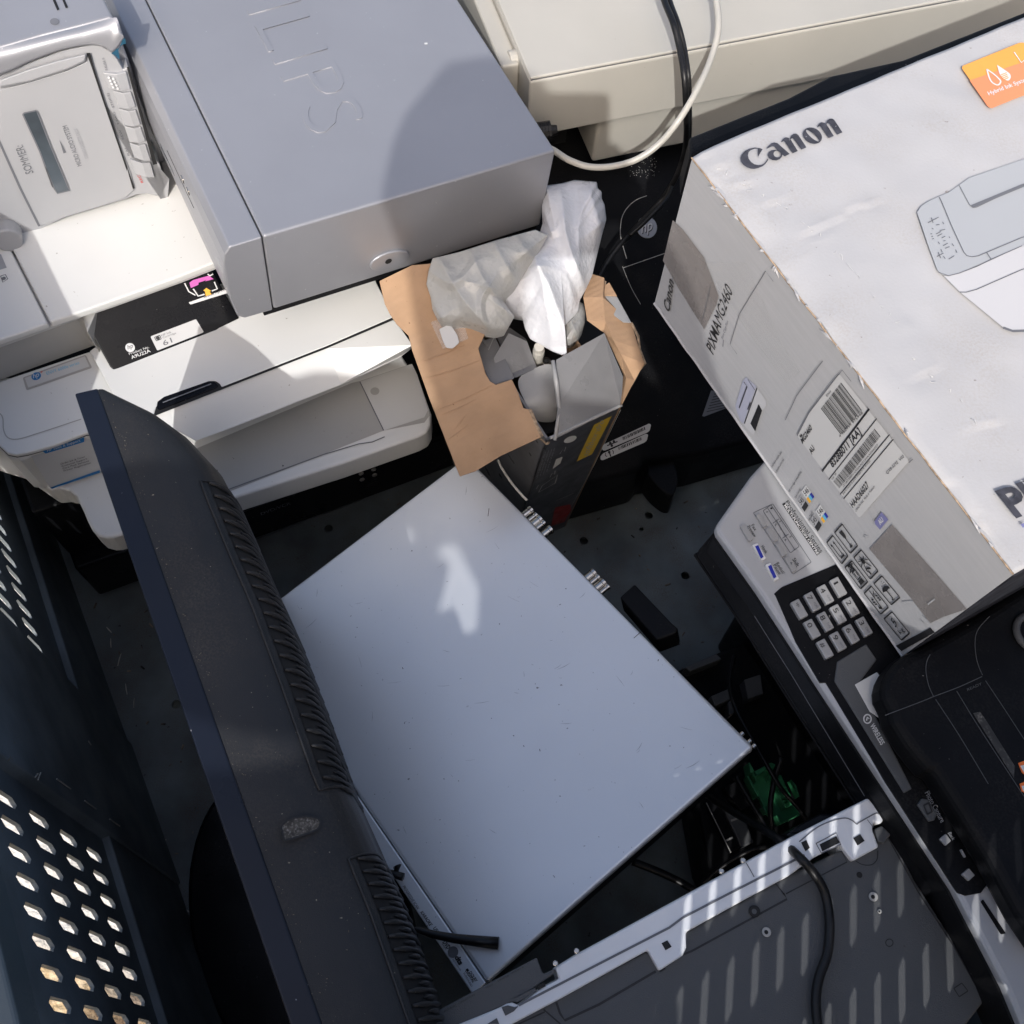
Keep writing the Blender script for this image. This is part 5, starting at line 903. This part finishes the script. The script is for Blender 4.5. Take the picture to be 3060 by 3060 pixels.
# ------------------------------------------------------------------ plastic bag
def bag_mat(name, col, al):
    m = mat(name, col, .33, var=.03, vscale=30, sub=.0, spec=.6); t = m.node_tree; N, L = t.nodes, t.links; p = N['Principled BSDF']
    tc = N.new('ShaderNodeTexCoord'); b1 = N.new('ShaderNodeBump'); b1.inputs['Strength'].default_value = .5; b1.inputs['Distance'].default_value = .0008
    w1 = N.new('ShaderNodeTexVoronoi'); w1.inputs['Scale'].default_value = 240; L.new(tc.outputs['Object'], w1.inputs['Vector']); L.new(w1.outputs['Distance'], b1.inputs['Height'])
    n = N.new('ShaderNodeTexNoise'); n.inputs['Scale'].default_value = 34; n.inputs['Detail'].default_value = 7; n.inputs['Distortion'].default_value = 2.2; L.new(tc.outputs['Object'], n.inputs['Vector'])
    b2 = N.new('ShaderNodeBump'); b2.inputs['Strength'].default_value = .22; b2.inputs['Distance'].default_value = .003; L.new(n.outputs[0], b2.inputs['Height']); L.new(b1.outputs[0], b2.inputs['Normal']); L.new(b2.outputs[0], p.inputs['Normal'])
    p.inputs['Alpha'].default_value = al; p.inputs['Subsurface Weight'].default_value = .5; p.inputs['Subsurface Radius'].default_value = (.012, .012, .012)
    return m
def crumple(name, out, zc, zr, bulge, m, folds, parent, seed, tip=None):
    P2 = np.array(out, float); n = 220; cen = P2.mean(0); seg = np.linalg.norm(np.roll(P2, -1, 0) - P2, axis=1); cum = np.concatenate([[0], np.cumsum(seg)]); ringp = []
    for k in range(n):
        s = cum[-1] * k / n; i = np.searchsorted(cum, s, 'right') - 1; f = (s - cum[i]) / seg[i]; ringp.append(P2[i] * (1 - f) + P2[(i + 1) % len(P2)] * f)
    mb = MB(); NR = 56; rows = []
    for j in range(NR + 1):
        r = j / NR; row = []
        for k in range(n):
            uv = cen * (1 - r) + ringp[k] * r; zb = zc(uv); h = bulge * (1 - r ** 3)
            w = Z(uv[0], uv[1], zb); d = 0
            for (dx, dy, fr, am, ph) in folds:
                s = w[0] * dx + w[1] * dy; s += .012 * noise.noise(Vector((w[0] * 14, w[1] * 14, seed))); d += am * ((1 - abs(math.sin(s * fr + ph))) ** 1.3 - .3)
            d += .006 * noise.noise(Vector((w[0] * 11, w[1] * 11, seed + 3))) + .0028 * max(0, 1 - 6 * abs(noise.noise(Vector((w[0] * 24, w[1] * 24, seed + 9)))))
            row.append(mb.bm.verts.new(tuple(Z(uv[0], uv[1], zb + h + d * (1 - .75 * r ** 6)))))
        rows.append(row)
    for a, b in zip(rows, rows[1:]):
        for k in range(n): mb.bm.faces.new((a[k], b[k], b[(k + 1) % n], a[(k + 1) % n]))
    low = [mb.bm.verts.new(tuple(np.array(v.co) + np.array([0, 0, -.02]) + (np.array(rows[0][0].co) - np.array(v.co)) * .12)) for v in rows[-1]]
    for k in range(n): mb.bm.faces.new((rows[-1][k], low[k], low[(k + 1) % n], rows[-1][(k + 1) % n]))
    bmesh.ops.remove_doubles(mb.bm, verts=mb.bm.verts, dist=1e-6)
    return mb.done(name, m, parent, smoothed=True)
bagt = T('plastic_bag', 'crumpled white plastic bag stuffed into the torn carton beside the silver video player', 'bag', Z(1620, 800, .40))
ob = KB((110, 700), (320, 650), (600, 560), (900, 480), (1000, 520), (900, 700), (760, 900), (640, 1010), (740, 1150), (690, 1240), (610, 1262), (540, 1250), (400, 1200), (330, 1190), (250, 1205), (150, 1180), (110, 1100), (95, 1000), (62, 900), (80, 790))
crumple('bag_skirt', ob, lambda uv: float(FLP.hit(uv[0], uv[1], .010)[2]) if uv[0] < 1480 else float(FLP.hit(1480, uv[1], .010)[2]), 0, .012, bag_mat('bag_film_grey', (.46, .46, .44), .95), [(.8, .6, 120, .004, 0), (.2, 1, 75, .003, 1)], bagt, 11)
oa = KB((985, 140), (1110, 122), (1200, 97), (1290, 105), (1375, 112), (1382, 165), (1412, 185), (1412, 240), (1435, 290), (1448, 400), (1415, 520), (1385, 640), (1340, 830), (1290, 940), (1245, 1020), (1230, 1110), (1128, 1215), (1145, 1458), (1040, 1420), (860, 1320), (820, 1240), (798, 1150), (640, 1120), (500, 1062), (590, 960), (700, 850), (840, 680), (930, 520), (960, 420), (950, 300), (975, 210))
def ztop(uv): return .448 - .052 * min(1, max(0, (uv[1] - 540) / 500.0))
crumple('bag_body', oa, ztop, 0, .026, bag_mat('bag_film_white', (.60, .605, .63), 1.0), [(.93, .36, 88, .008, .4), (.98, .18, 41, .012, 1.2)], bagt, 2)
ol = KB((1230, 1030), (1270, 1050), (1285, 1110), (1280, 1200), (1240, 1280), (1180, 1320), (1140, 1320), (1130, 1200))
crumple('bag_corner', ol, lambda uv: .392, 0, .008, bag_mat('bag_film_clear', (.55, .55, .54), .6), [(.8, .6, 160, .003, 0)], bagt, 5)
# ------------------------------------------------------------------ beige printer, top
GZ2 = .50
bg_ = T('beige_printer', 'large beige office printer at the back with a latch on its side', 'printer', Z(2000, 100, .30))
e0, e1 = Z(1585, 232, GZ2), Z(2885, -12, GZ2); bx = (e1 - e0) / np.linalg.norm(e1 - e0); by = np.array([-bx[1], bx[0], 0]); BGF = Fr(e0, bx, by); BGS = Fr(e0, bx, (0, 0, 1))
xl, h1 = 0, -BGS.loc(1690, 391)[1]
bdz = max(.05, h1)
MB().box(BGF, 0, .62, .0, .42, -.004, 0).done('top_cover', 'beige', bg_, .0035, seg=4)
MB().box(BGF, .0015, .6185, .0015, .42, -.006, -.003).done('cover_gap', 'greyink', bg_)
MB().box(BGF, .0, .62, .0, .42, -bdz, -.0052).done('body', 'beige', bg_, .003)
MB().box(BGF, -.02, .0, .035, .42, -.12, -.012).done('side_body', 'beige', bg_, .003)
lw = [BGS.loc(*q) for q in ((1766, 465), (1784, 480), (2039, 417))]
BGL = Fr(e0 + by * .012, bx, (0, 0, 1)); lx = BGL.loc(1772, 465)[0]; ly = BGL.loc(1790, 482)[1]
MB().box(BGF, lx, .60, .012, .40, ly, -bdz - .001).done('lower_body', 'beige', bg_, .004)
tag(slab('flat_case', [(2060, 408), (2200, 352), (2356, 290), (2483, 224), (2700, 176), (3060, 34), (3200, -25), (3200, 30), (2110, 447), (2062, 470)], .645, .60, 'black', None, .003), 'black flat case whose edge shows between the beige printer and the white carton', 'case')
MB().box(BGF, .02, lx - .02, .05, .40, ly, -bdz - .001).done('inner_body', 'deep', bg_)
lt = Fr(BGF.w(-.0, 0, 0), by, (0, 0, 1))
bgs = Fr(BGF.w(0, 0, 0), -by, (0, 0, 1))
c = BGF.w(-.004, .048, -.018); MB().tube([c - bx * .004, c + bx * .008], .010, 20).done('side_latch', 'beige', bg_, .002)
MB().solid([c - bx * .006 + v for v in (by * .004 + [0, 0, .006], -by * .006 + [0, 0, .004], -by * .012 + [0, 0, -.036], -by * .008 + [0, 0, -.040])], [c + bx * .004 + v for v in (by * .004 + [0, 0, .006], -by * .006 + [0, 0, .004], -by * .012 + [0, 0, -.036], -by * .008 + [0, 0, -.040])]).done('latch_lever', 'beige', bg_, .001)
# ------------------------------------------------------------------ black printer under the bag and carton
hp = T('office_printer', 'black office printer with a round silver badge between the torn carton and the white carton', 'printer', Z(1900, 1200, 0))
HF = fr3((1690, 1380, .13), (2330, 1100, .14), (1900, 430, .30))
if HF.n[2] < 0: HF = Fr(HF.o, HF.y, HF.x)
hpx = [(1400, 700), (1450, 330), (2250, 220), (2420, 900), (2480, 1250), (2080, 1360), (1925, 1378), (1912, 1405), (1690, 1462), (1610, 1300)]
P = [HF.hit(u, v) for u, v in hpx]; MB().solid(P, [np.array([*p[:2], .012]) for p in P]).done('case', 'black', hp, .012, seg=4)
HB_ = HF
MB().disc(HB_, *KH((748, 900))[0], .0135, .0006, 30, h=.0012).done('badge', 'silver', hp, .0005)
text('badge_lettering', 'hp', HB_, KH((698, 958))[0], KH((808, 918))[0], KH((690, 862))[0], 'whiteink', hp, .0024, shear=.2, bold=.0)
text('badge_lettering', 'hp', HB_, KH((704, 966))[0], KH((814, 926))[0], KH((696, 870))[0], 'ink', hp, .0021, shear=.2, bold=.01)
mb = MB(); mb.ribbon(HB_, smooth(KH((750, 595), (660, 630), (580, 690), (520, 780), (498, 880), (500, 1000), (555, 1200)), 5), .0009, .0008).ribbon(HB_, smooth(KH((515, 1275), (600, 1480), (690, 1640)), 4), .0007, .0008).ribbon(HB_, KH((520, 1290), (720, 1220), (920, 1150)), .0008, .0008).done('seam', 'greyp', hp)
mb = MB(); random.seed(5)
for k in range(70):
    u, v = KH((random.uniform(595, 840), random.uniform(230, 410)))[0]; mb.disc(HB_, u + (v - 500) * -.2, v, random.uniform(.0002, .0006), .0008, 5)
mb.done('tape_residue', 'greyp', hp)
labs = MB()
for q, kind in (((640, 590, 665, 570, 1095, 372, 1112, 385, 1100, 440, 1075, 460, 670, 632, 645, 630), 0), ((625, 690, 650, 660, 1065, 470, 1085, 480, 1072, 535, 1050, 555, 650, 725, 628, 722), 1)):
    pts = [(q[i], q[i + 1]) for i in range(0, 16, 2)]; lb = decal('serial_label', HF, rp(KJ(*pts), 4), 'sticker', hp, .0012)
    mb = MB(); a0, a1 = ((835, 505), (1060, 400)) if kind == 0 else ((795, 600), (1030, 497)); t = 0; random.seed(kind + 1)
    while t < .97:
        w = random.choice((.015, .03, .045)); x0, y0 = a0[0] + (a1[0] - a0[0]) * t, a0[1] + (a1[1] - a0[1]) * t; x1, y1 = a0[0] + (a1[0] - a0[0]) * (t + w), a0[1] + (a1[1] - a0[1]) * (t + w); mb.fill(HF, KJ((x0, y0), (x1, y1), (x1 + 8, y1 + 28), (x0 + 8, y0 + 28)), .0016); t += w + random.choice((.015, .03))
    if kind == 0: mb.ribbon(HF, KJ((690, 585), (790, 545)), .0014, .0016).disc(HF, *KJ((720, 560))[0], .0018, .0016, 8).disc(HF, *KJ((755, 545))[0], .0018, .0016, 8).disc(HF, *KJ((735, 585))[0], .0018, .0016, 8)
    else: mb.ribbon(HF, KJ((712, 650), (725, 690)), .0016, .0016).ribbon(HF, KJ((675, 655), (672, 680), (690, 690)), .001, .0016).ribbon(HF, KJ((740, 630), (752, 645), (748, 665)), .001, .0016).disc(HF, *KJ((710, 648))[0], .0018, .0016, 8)
    mb.done('barcode', 'ink', lb)
decal('warning_label', HF, KJ((1690, 55), (1605, 300), (1625, 305), (1900, 200), (1800, 60)), 'greyink', hp, .0012)
mb = MB()
for k in range(7): mb.ribbon(HF, KJ((1720 - 12 * k, 90 + 28 * k), (1840, 60 + 26 * k)), .0009, .0016)
mb.done('label_print', 'ink', hp)
hk = MB(); hq = smooth(KJ((1040, 700), (1180, 590), (1250, 640), (1310, 740), (1360, 870), (1370, 980), (1330, 1110), (1290, 1130), (1230, 1105), (1130, 1020), (1040, 900)), 4)
P = [Z(u, v, .085) for u, v in hq]; PC = np.mean(P, 0); hk.solid([p + (PC - p) * .12 + np.array([0, 0, .012]) for p in P], [np.array([*p[:2], .05]) for p in P]).done('paper_guide', 'black', hp, .006)
# ------------------------------------------------------------------ black machine deep down on the right
ch = T('printer_chassis', 'open black printer chassis deep in the pile beside the silver disc player', 'printer', Z(2250, 2300, 0))
slab('base', [(2010, 2010), (2180, 1935), (2330, 1880), (2560, 2300), (2700, 2560), (2350, 2800), (2200, 2760), (2120, 2600)], .10, .005, 'black', ch, .004)
for q, z in ((KG((620, 960), (740, 900), (1030, 1480), (900, 1540)), .112), (KG((800, 1000), (1010, 1110), (1060, 1120), (1170, 1420), (1030, 1480)), .118), (KG((820, 780), (1000, 690), (1160, 1000), (1010, 1050)), .116), (KG((960, 640), (1080, 590), (1090, 640), (990, 690)), .13)): slab('chassis_rib', q, z, .09, 'gpanel' if z == .118 else 'black', ch, .0015)
for q in (KY((235, 710), (460, 610), (500, 650), (270, 740)), KY((420, 920), (560, 860), (590, 930), (450, 990)), KY((660, 800), (780, 760), (800, 900), (690, 940)), KY((545, 960), (580, 940), (590, 1040), (555, 1060))): slab('chassis_rib', q, .122, .09, 'gpanel', ch, .001)
mb = MB(); mb.ribbon(zf(.1135), KG((620, 960), (905, 1540)), .0010).ribbon(zf(.1135), KG((845, 1400), (925, 1362)), .0018).ribbon(zf(.1190), KG((905, 1170), (1015, 1130)), .002).done('chassis_edge', 'greyp', ch)
# ------------------------------------------------------------------ green plastic part
gr = MB()
gz = .16
def gs(pts, z1, z0): 
    P = [Z(u, v, z1) for u, v in KG(*pts)]; gr.solid(P, [np.array([*p[:2], z0]) for p in P])
gs([(1140, 620), (1370, 495), (1420, 520), (1380, 620), (1480, 640), (1700, 1090), (1460, 1210), (1330, 1090), (1230, 900), (1090, 650)], gz - .012, gz - .02)
gs([(1110, 495), (1120, 495), (1180, 600), (1130, 625)], gz + .014, gz - .01); gs([(1090, 655), (1110, 645), (1240, 880), (1215, 892)], gz + .004, gz - .015); gs([(1270, 1010), (1290, 1000), (1335, 1080), (1318, 1085)], gz + .004, gz - .015)
gs([(1150, 622), (1170, 612), (1210, 715), (1200, 722)], gz + .004, gz - .015); gs([(1180, 600), (1370, 495), (1395, 540), (1200, 650)], gz, gz - .015); gs([(1430, 815), (1445, 808), (1545, 1010), (1535, 1022)], gz + .006, gz - .015); gs([(1420, 1110), (1440, 1105), (1480, 1200), (1700, 1090), (1700, 1105), (1470, 1215)], gz + .004, gz - .015); gs([(1330, 650), (1350, 645), (1368, 690), (1360, 700)], gz + .003, gz - .015)
gs([(1470, 640), (1485, 640), (1600, 900), (1500, 920), (1440, 790)], gz - .004, gz - .015); gs([(1575, 940), (1590, 930), (1612, 985), (1590, 995)], gz + .003, gz - .015); gs([(1600, 690), (1660, 760), (1700, 890), (1690, 890), (1640, 770)], gz + .004, gz - .012)
tag(gr.done('printer_bracket', 'green', None, .0006), 'bright green clipped plastic bracket lying in the dark gap by the black cables', 'bracket')
# ------------------------------------------------------------------ cables
def cab(label, pts, r, m='cord', cat='cable', grp=None):
    o = cable('cable', [Z(*p) for p in pts], r, m); return tag(o, label, cat, grp)
cab('thick black cable running over the white edge and down the grey panel', [(2105, 2370, .24), (2180, 2420, .27), (2255, 2462, .33), (2330, 2510, .43), (2385, 2558, .469), (2432, 2610, .468), (2466, 2672, .463), (2479, 2760, .462), (2472, 2850, .462), (2448, 2920, .462), (2438, 2990, .462), (2446, 3100, .462)], .0035)
cab('thin black cable arching from the fax machine down past the green bracket', [(2195, 1960, .15), (2180, 2040, .17), (2200, 2120, .19), (2260, 2230, .20), (2330, 2350, .20), (2390, 2420, .19), (2420, 2470, .17)], .0024)
cab('thin black cable in front of the green bracket', [(2335, 2265, .20), (2312, 2340, .19), (2302, 2420, .185), (2310, 2510, .17)], .0030)
cab('thin black cable curving along the top edge of the grey panel', [(2050, 2700, .14), (2110, 2630, .16), (2180, 2575, .17), (2260, 2535, .18), (2340, 2530, .2)], .0024)
cab('stiff black cable end lying in the dark gap left of the chassis', [(1890, 2575, .12), (1960, 2602, .12), (2040, 2640, .12), (2100, 2680, .12)], .0042)
cab('faint black cable beside the silver disc player corner', [(2200, 2320, .17), (2240, 2390, .17), (2290, 2470, .17), (2330, 2540, .18)], .003)
cab('cream cable looping over the beige printer and behind the video player', [(1600, 425, .46), (1650, 447, .46), (1700, 478, .46), (1760, 498, .46), (1830, 497, .465), (1905, 475, .475), (1975, 425, .49), (2035, 350, .512), (2090, 255, .525), (2128, 165, .525), (2146, 85, .53), (2140, 0, .53), (2120, -60, .53)], .0034, 'beigew')
cab('glossy black cable hanging down beside the left edge of the white carton', [(1965, -60, .55), (1988, 10, .55), (2012, 70, .55), (2030, 140, .54), (2045, 230, .53), (2050, 320, .5), (2052, 400, .45), (2045, 460, .40), (2020, 530, .37), (1975, 600, .34), (1910, 670, .33), (1850, 735, .32), (1805, 800, .31), (1770, 870, .30)], .0033)
cab('second black cable twisted along the first beside the white carton', [(1985, -60, .548), (2004, 10, .548), (2026, 70, .548), (2044, 140, .538), (2057, 230, .528), (2060, 330, .49), (2058, 420, .43), (2040, 490, .38), (2010, 550, .36), (1985, 600, .36), (1930, 660, .35), (1880, 705, .34)], .0027)
cab('thin pale wire between the silver disc player and the torn carton', [(1488, 1375, .285), (1500, 1400, .287), (1530, 1445, .292), (1560, 1480, .292), (1575, 1495, .29)], .0014, 'beigew')
dw = MB(); p0, p1 = Z(1590, 400, .455), Z(1665, 388, .458); dw.tube([p0 + (p1 - p0) * t for t in (0, .7, .78, 1)], [.0085, .0085, .006, .005], 12)
for t in (.1, .22, .34, .46, .58, .7): c = p0 + (p1 - p0) * t; d = (p1 - p0) / np.linalg.norm(p1 - p0); dw.tube([c - d * .0014, c + d * .0014], .0105, 12)
tag(dw.done('power_plug', 'cord', None), 'ribbed black cable grip poking out beside the video player', 'plug')
# bits of straw
def straw(u, v, z, l, a, m='beigew'):
    p = Z(u, v, z + .001); d = A_ * math.cos(a) + B_ * math.sin(a); o = MB().tube([p, p + d * l * .5 + [0, 0, .001], p + d * l], [.0005, .0008, .0004], 5).done('straw', m, None); return o
stw = [(332, 1935, 0, .012, 1.3), (352, 1990, 0, .016, 1.0), (333, 1890, 0, .010, 1.9), (380, 2075, 0, .014, 1.4), (400, 2115, 0, .012, 1.2), (497, 2510, 0, .010, 2.5), (575, 2730, 0, .014, 2.2)]
for i, s_ in enumerate(stw): tag(straw(*s_), 'short dry straw on the cage floor beside the left wall', 'straw', 'dry straws on the cage floor')

db = MB(); random.seed(77)
for k in range(170):
    if k % 2: a, b = random.uniform(-.235, -.10), random.uniform(.1, .72)
    else: a, b = random.uniform(.05, .55), random.uniform(.15, .62)
    p = ab(a, b, .0005); r = random.uniform(.0004, .0013); t = random.uniform(0, 6.28); l = r * random.uniform(1.5, 7); db.tube([p, p + np.array([math.cos(t) * l, math.sin(t) * l, r * random.uniform(0, 1)])], r, 5)
tag(db.done('floor_debris', mat('grit_and_crumbs', (.16, .13, .10), .8, var=.9, vscale=45), None), 'grit and crumbs scattered over the blue-grey cage floor', 'debris', None, 'stuff')
# ------------------------------------------------------------------ the person with the phone, outside the picture, whose shadow falls on the pile
M['skin'] = mat('skin', (.50, .31, .22), .5, var=.08, vscale=30); M['shirt'] = mat('grey_blue_cloth', (.09, .11, .16), .9, var=.12, vscale=60, bump=.4, bscale=900); M['jeans'] = mat('dark_denim', (.03, .04, .07), .9, var=.2, vscale=80); M['hair'] = mat('dark_hair', (.03, .02, .015), .6, var=.3, vscale=120)
pe = T('person', 'person in a grey-blue shirt holding up a phone over the cage corner', 'person', (-.05, -.60, -.14))
def skin(name, verts, edges, m, parent, root=0, lev=1):
    me = bpy.data.meshes.new(name); me.from_pydata([v[:3] for v in verts], edges, []); o = link(name, me, m, parent)
    sk = o.modifiers.new('skin', 'SKIN'); sk.use_smooth_shade = True; layer = me.skin_vertices[0].data
    for i, v in enumerate(verts): r = v[3]; layer[i].radius = r if isinstance(r, tuple) else (r, r); layer[i].use_root = (i == root)
    s = o.modifiers.new('s', 'SUBSURF'); s.levels = s.render_levels = lev; return o
R_, U_, F_ = rx, uy, fw
ph = lambda r, u, f: CAM + R_ * r + U_ * u + F_ * f
HEAD = np.array([-.135, -.385, 1.49])
LH, RH = ph(-.072, -.085, -.012), ph(.010, -.105, -.014)
V = [(-.05, -.60, .86, (.15, .11)), (.008, -.60, 1.02, (.108, .09)), (.012, -.59, 1.12, (.094, .085)), (.012, -.565, 1.285, (.082, .072)), (-.11, -.52, 1.35, .052), (-.14, -.45, 1.42, .058), (HEAD[0], HEAD[1], 1.49, (.082, .098)), (HEAD[0] + .004, HEAD[1] + .015, 1.565, (.078, .095)), (HEAD[0], HEAD[1] + .01, 1.61, (.055, .065)),
     (-.17, -.555, 1.275, .062), (-.26, -.52, 1.255, .058), (-.335, -.43, 1.20, .050), (-.362, -.365, 1.155, .046), (-.335, -.46, 1.0, .036), (-.275, -.52, .90, .026),
     (-.01, -.555, 1.27, .062), (.055, -.53, 1.24, .058), (.15, -.43, 1.11, .050), (.185, -.34, 1.05, .044), (.085, -.16, 1.11, .036), (*(ph(.022, -.110, -.012) + np.array([.03, -.035, -.02])), .026),
     (-.14, -.60, .80, .105), (-.16, -.60, .38, .066), (-.17, -.62, .02, .046), (-.17, -.61, -.09, .045), (-.18, -.50, -.115, .04),
     (.03, -.60, .80, .105), (.05, -.60, .38, .066), (.06, -.63, .02, .046), (.06, -.62, -.09, .045), (.07, -.51, -.115, .04)]
E_ = [(0, 1), (1, 2), (2, 3), (3, 4), (4, 5), (5, 6), (6, 7), (7, 8), (3, 9), (9, 10), (10, 11), (11, 12), (12, 13), (13, 14), (3, 15), (15, 16), (16, 17), (17, 18), (18, 19), (19, 20), (0, 21), (21, 22), (22, 23), (23, 24), (24, 25), (0, 26), (26, 27), (27, 28), (28, 29), (29, 30)]
def hand(side, H, wrist):
    global V, E_
    sgn = -1 if side == 'l' else 1; b = len(V); V.append((*H, .024)); E_.append((wrist, b))
    FW = F_ if side == 'r' else np.array([.8, .1, -.6])
    for k, (du, ln) in enumerate(((.026, .06), (.010, .068), (-.008, .064), (-.025, .05))):   # fingers curl round the back of the phone
        p0 = H + U_ * du; p1 = p0 + FW * .014 - R_ * sgn * .006; p2 = p0 + FW * .018 - R_ * sgn * ln * .38; i = len(V)
        V += [(*p1, .0095), (*p2, .0085)]; E_ += [(b, i), (i, i + 1)]
    i = len(V); V += [(*(H + U_ * .035 - F_ * .012), .011), (*(H + U_ * .055 - F_ * .014 - R_ * sgn * .022), .009)]; E_ += [(b, i), (i, i + 1)]
LHp, RHp = np.array([-.245, -.535, .875]), ph(.022, -.110, -.012)
hand('l', LHp, 14); hand('r', RHp, 20)
skin('body', V, E_, 'skin', pe)
skin('shirt', [(x, y, z, (tuple(q + .012 for q in r) if isinstance(r, tuple) else r + .012)) for x, y, z, r in V[:4]] + [(x, y, z, (r if not isinstance(r, tuple) else r[0]) + .012) for x, y, z, r in (V[9], V[10], V[11], V[15], V[16], V[17])], [(0, 1), (1, 2), (2, 3), (3, 4), (4, 5), (5, 6), (3, 7), (7, 8), (8, 9)], 'shirt', pe)
skin('trousers', [(-.05, -.605, .90, (.158, .118))] + [(V[i][0], V[i][1], V[i][2], V[i][3] + .012) for i in (21, 22, 23, 26, 27, 28)], [(0, 1), (1, 2), (2, 3), (0, 4), (4, 5), (5, 6)], 'jeans', pe)
skin('hair', [(HEAD[0], HEAD[1] - .03, 1.52, (.082, .085)), (HEAD[0], HEAD[1] - .012, 1.59, (.085, .095)), (HEAD[0], HEAD[1] + .01, 1.63, (.05, .06))], [(0, 1), (1, 2)], 'hair', pe)
for s in (-1, 1):
    skin('ear', [(HEAD[0] + s * .066, HEAD[1] - .005, 1.50, .010), (HEAD[0] + s * .070, HEAD[1] - .008, 1.53, .013)], [(0, 1)], 'skin', pe)
    e = MB(); c = np.array([HEAD[0] + s * .032, HEAD[1] + .083, 1.535]); e.tube([c + np.array([0, t, 0]) for t in (0, .006, .011)], [.013, .011, .004], 12); e.done('eye', 'whiteink', pe, smoothed=True)
skin('nose', [(HEAD[0], HEAD[1] + .085, 1.53, .010), (HEAD[0], HEAD[1] + .112, 1.495, .013)], [(0, 1)], 'skin', pe)
mo_ = MB(); mo_.tube([np.array([HEAD[0] + x, HEAD[1] + .088 - abs(x) * .3, 1.462]) for x in (-.026, -.012, 0, .012, .026)], [.002, .005, .006, .005, .002], 8); mo_.done('mouth', 'salmon', pe, smoothed=True)
for i in (25, 30): skin('shoe', [(V[i][0], V[i][1] - .13, -.095, .044), (V[i][0], V[i][1], -.105, .040), (V[i][0], V[i][1] + .05, -.112, .030)], [(0, 1), (1, 2)], 'black', pe)
pho = MB(); PX = [(-.068, -.150), (.007, -.150), (.007, .010), (-.068, .010)]
phn = pho.solid([ph(a, b, -.003) for a, b in rp(PX, .008)], [ph(a, b, -.011) for a, b in rp(PX, .008)]).done('phone', 'blackgloss', None, .001)
tag(phn, 'black phone held above the pile in one hand', 'phone')

sb_ = T('shade_bag', 'dark bag-shaped block added out of view beside the person to shade the pile', 'bag', (-.30, -.63, .78))  # unseen bag shape added to block sun, leaving a slit for the fleck
MB().solid([np.array(q) for q in ((-.45, -.68, 1.19), (-.131, -.68, 1.23), (-.121, -.585, 1.20), (-.45, -.585, 1.17))], [np.array(q) for q in ((-.46, -.70, .76), (-.160, -.70, .76), (-.148, -.57, .76), (-.46, -.57, .76))]).done('bag_body', 'shirt', sb_, .010)  # body of the added sun-blocking bag
MB().solid([np.array(q) for q in ((-.44, -.575, 1.165), (-.156, -.575, 1.195), (-.162, -.562, .95), (-.44, -.562, .95))], [np.array(q) for q in ((-.44, -.59, 1.165), (-.156, -.59, 1.195), (-.162, -.58, .95), (-.44, -.58, .95))]).done('shade_bag_flap', 'jeans', sb_, .004)
MB().tube([np.array(q) for q in ((-.43, -.63, 1.17), (-.30, -.60, 1.30), (-.16, -.57, 1.35), (-.10, -.56, 1.36), (-.12, -.64, 1.33), (-.18, -.66, 1.22))], .014, 8).done('shade_bag_strap', 'jeans', sb_, smoothed=True)
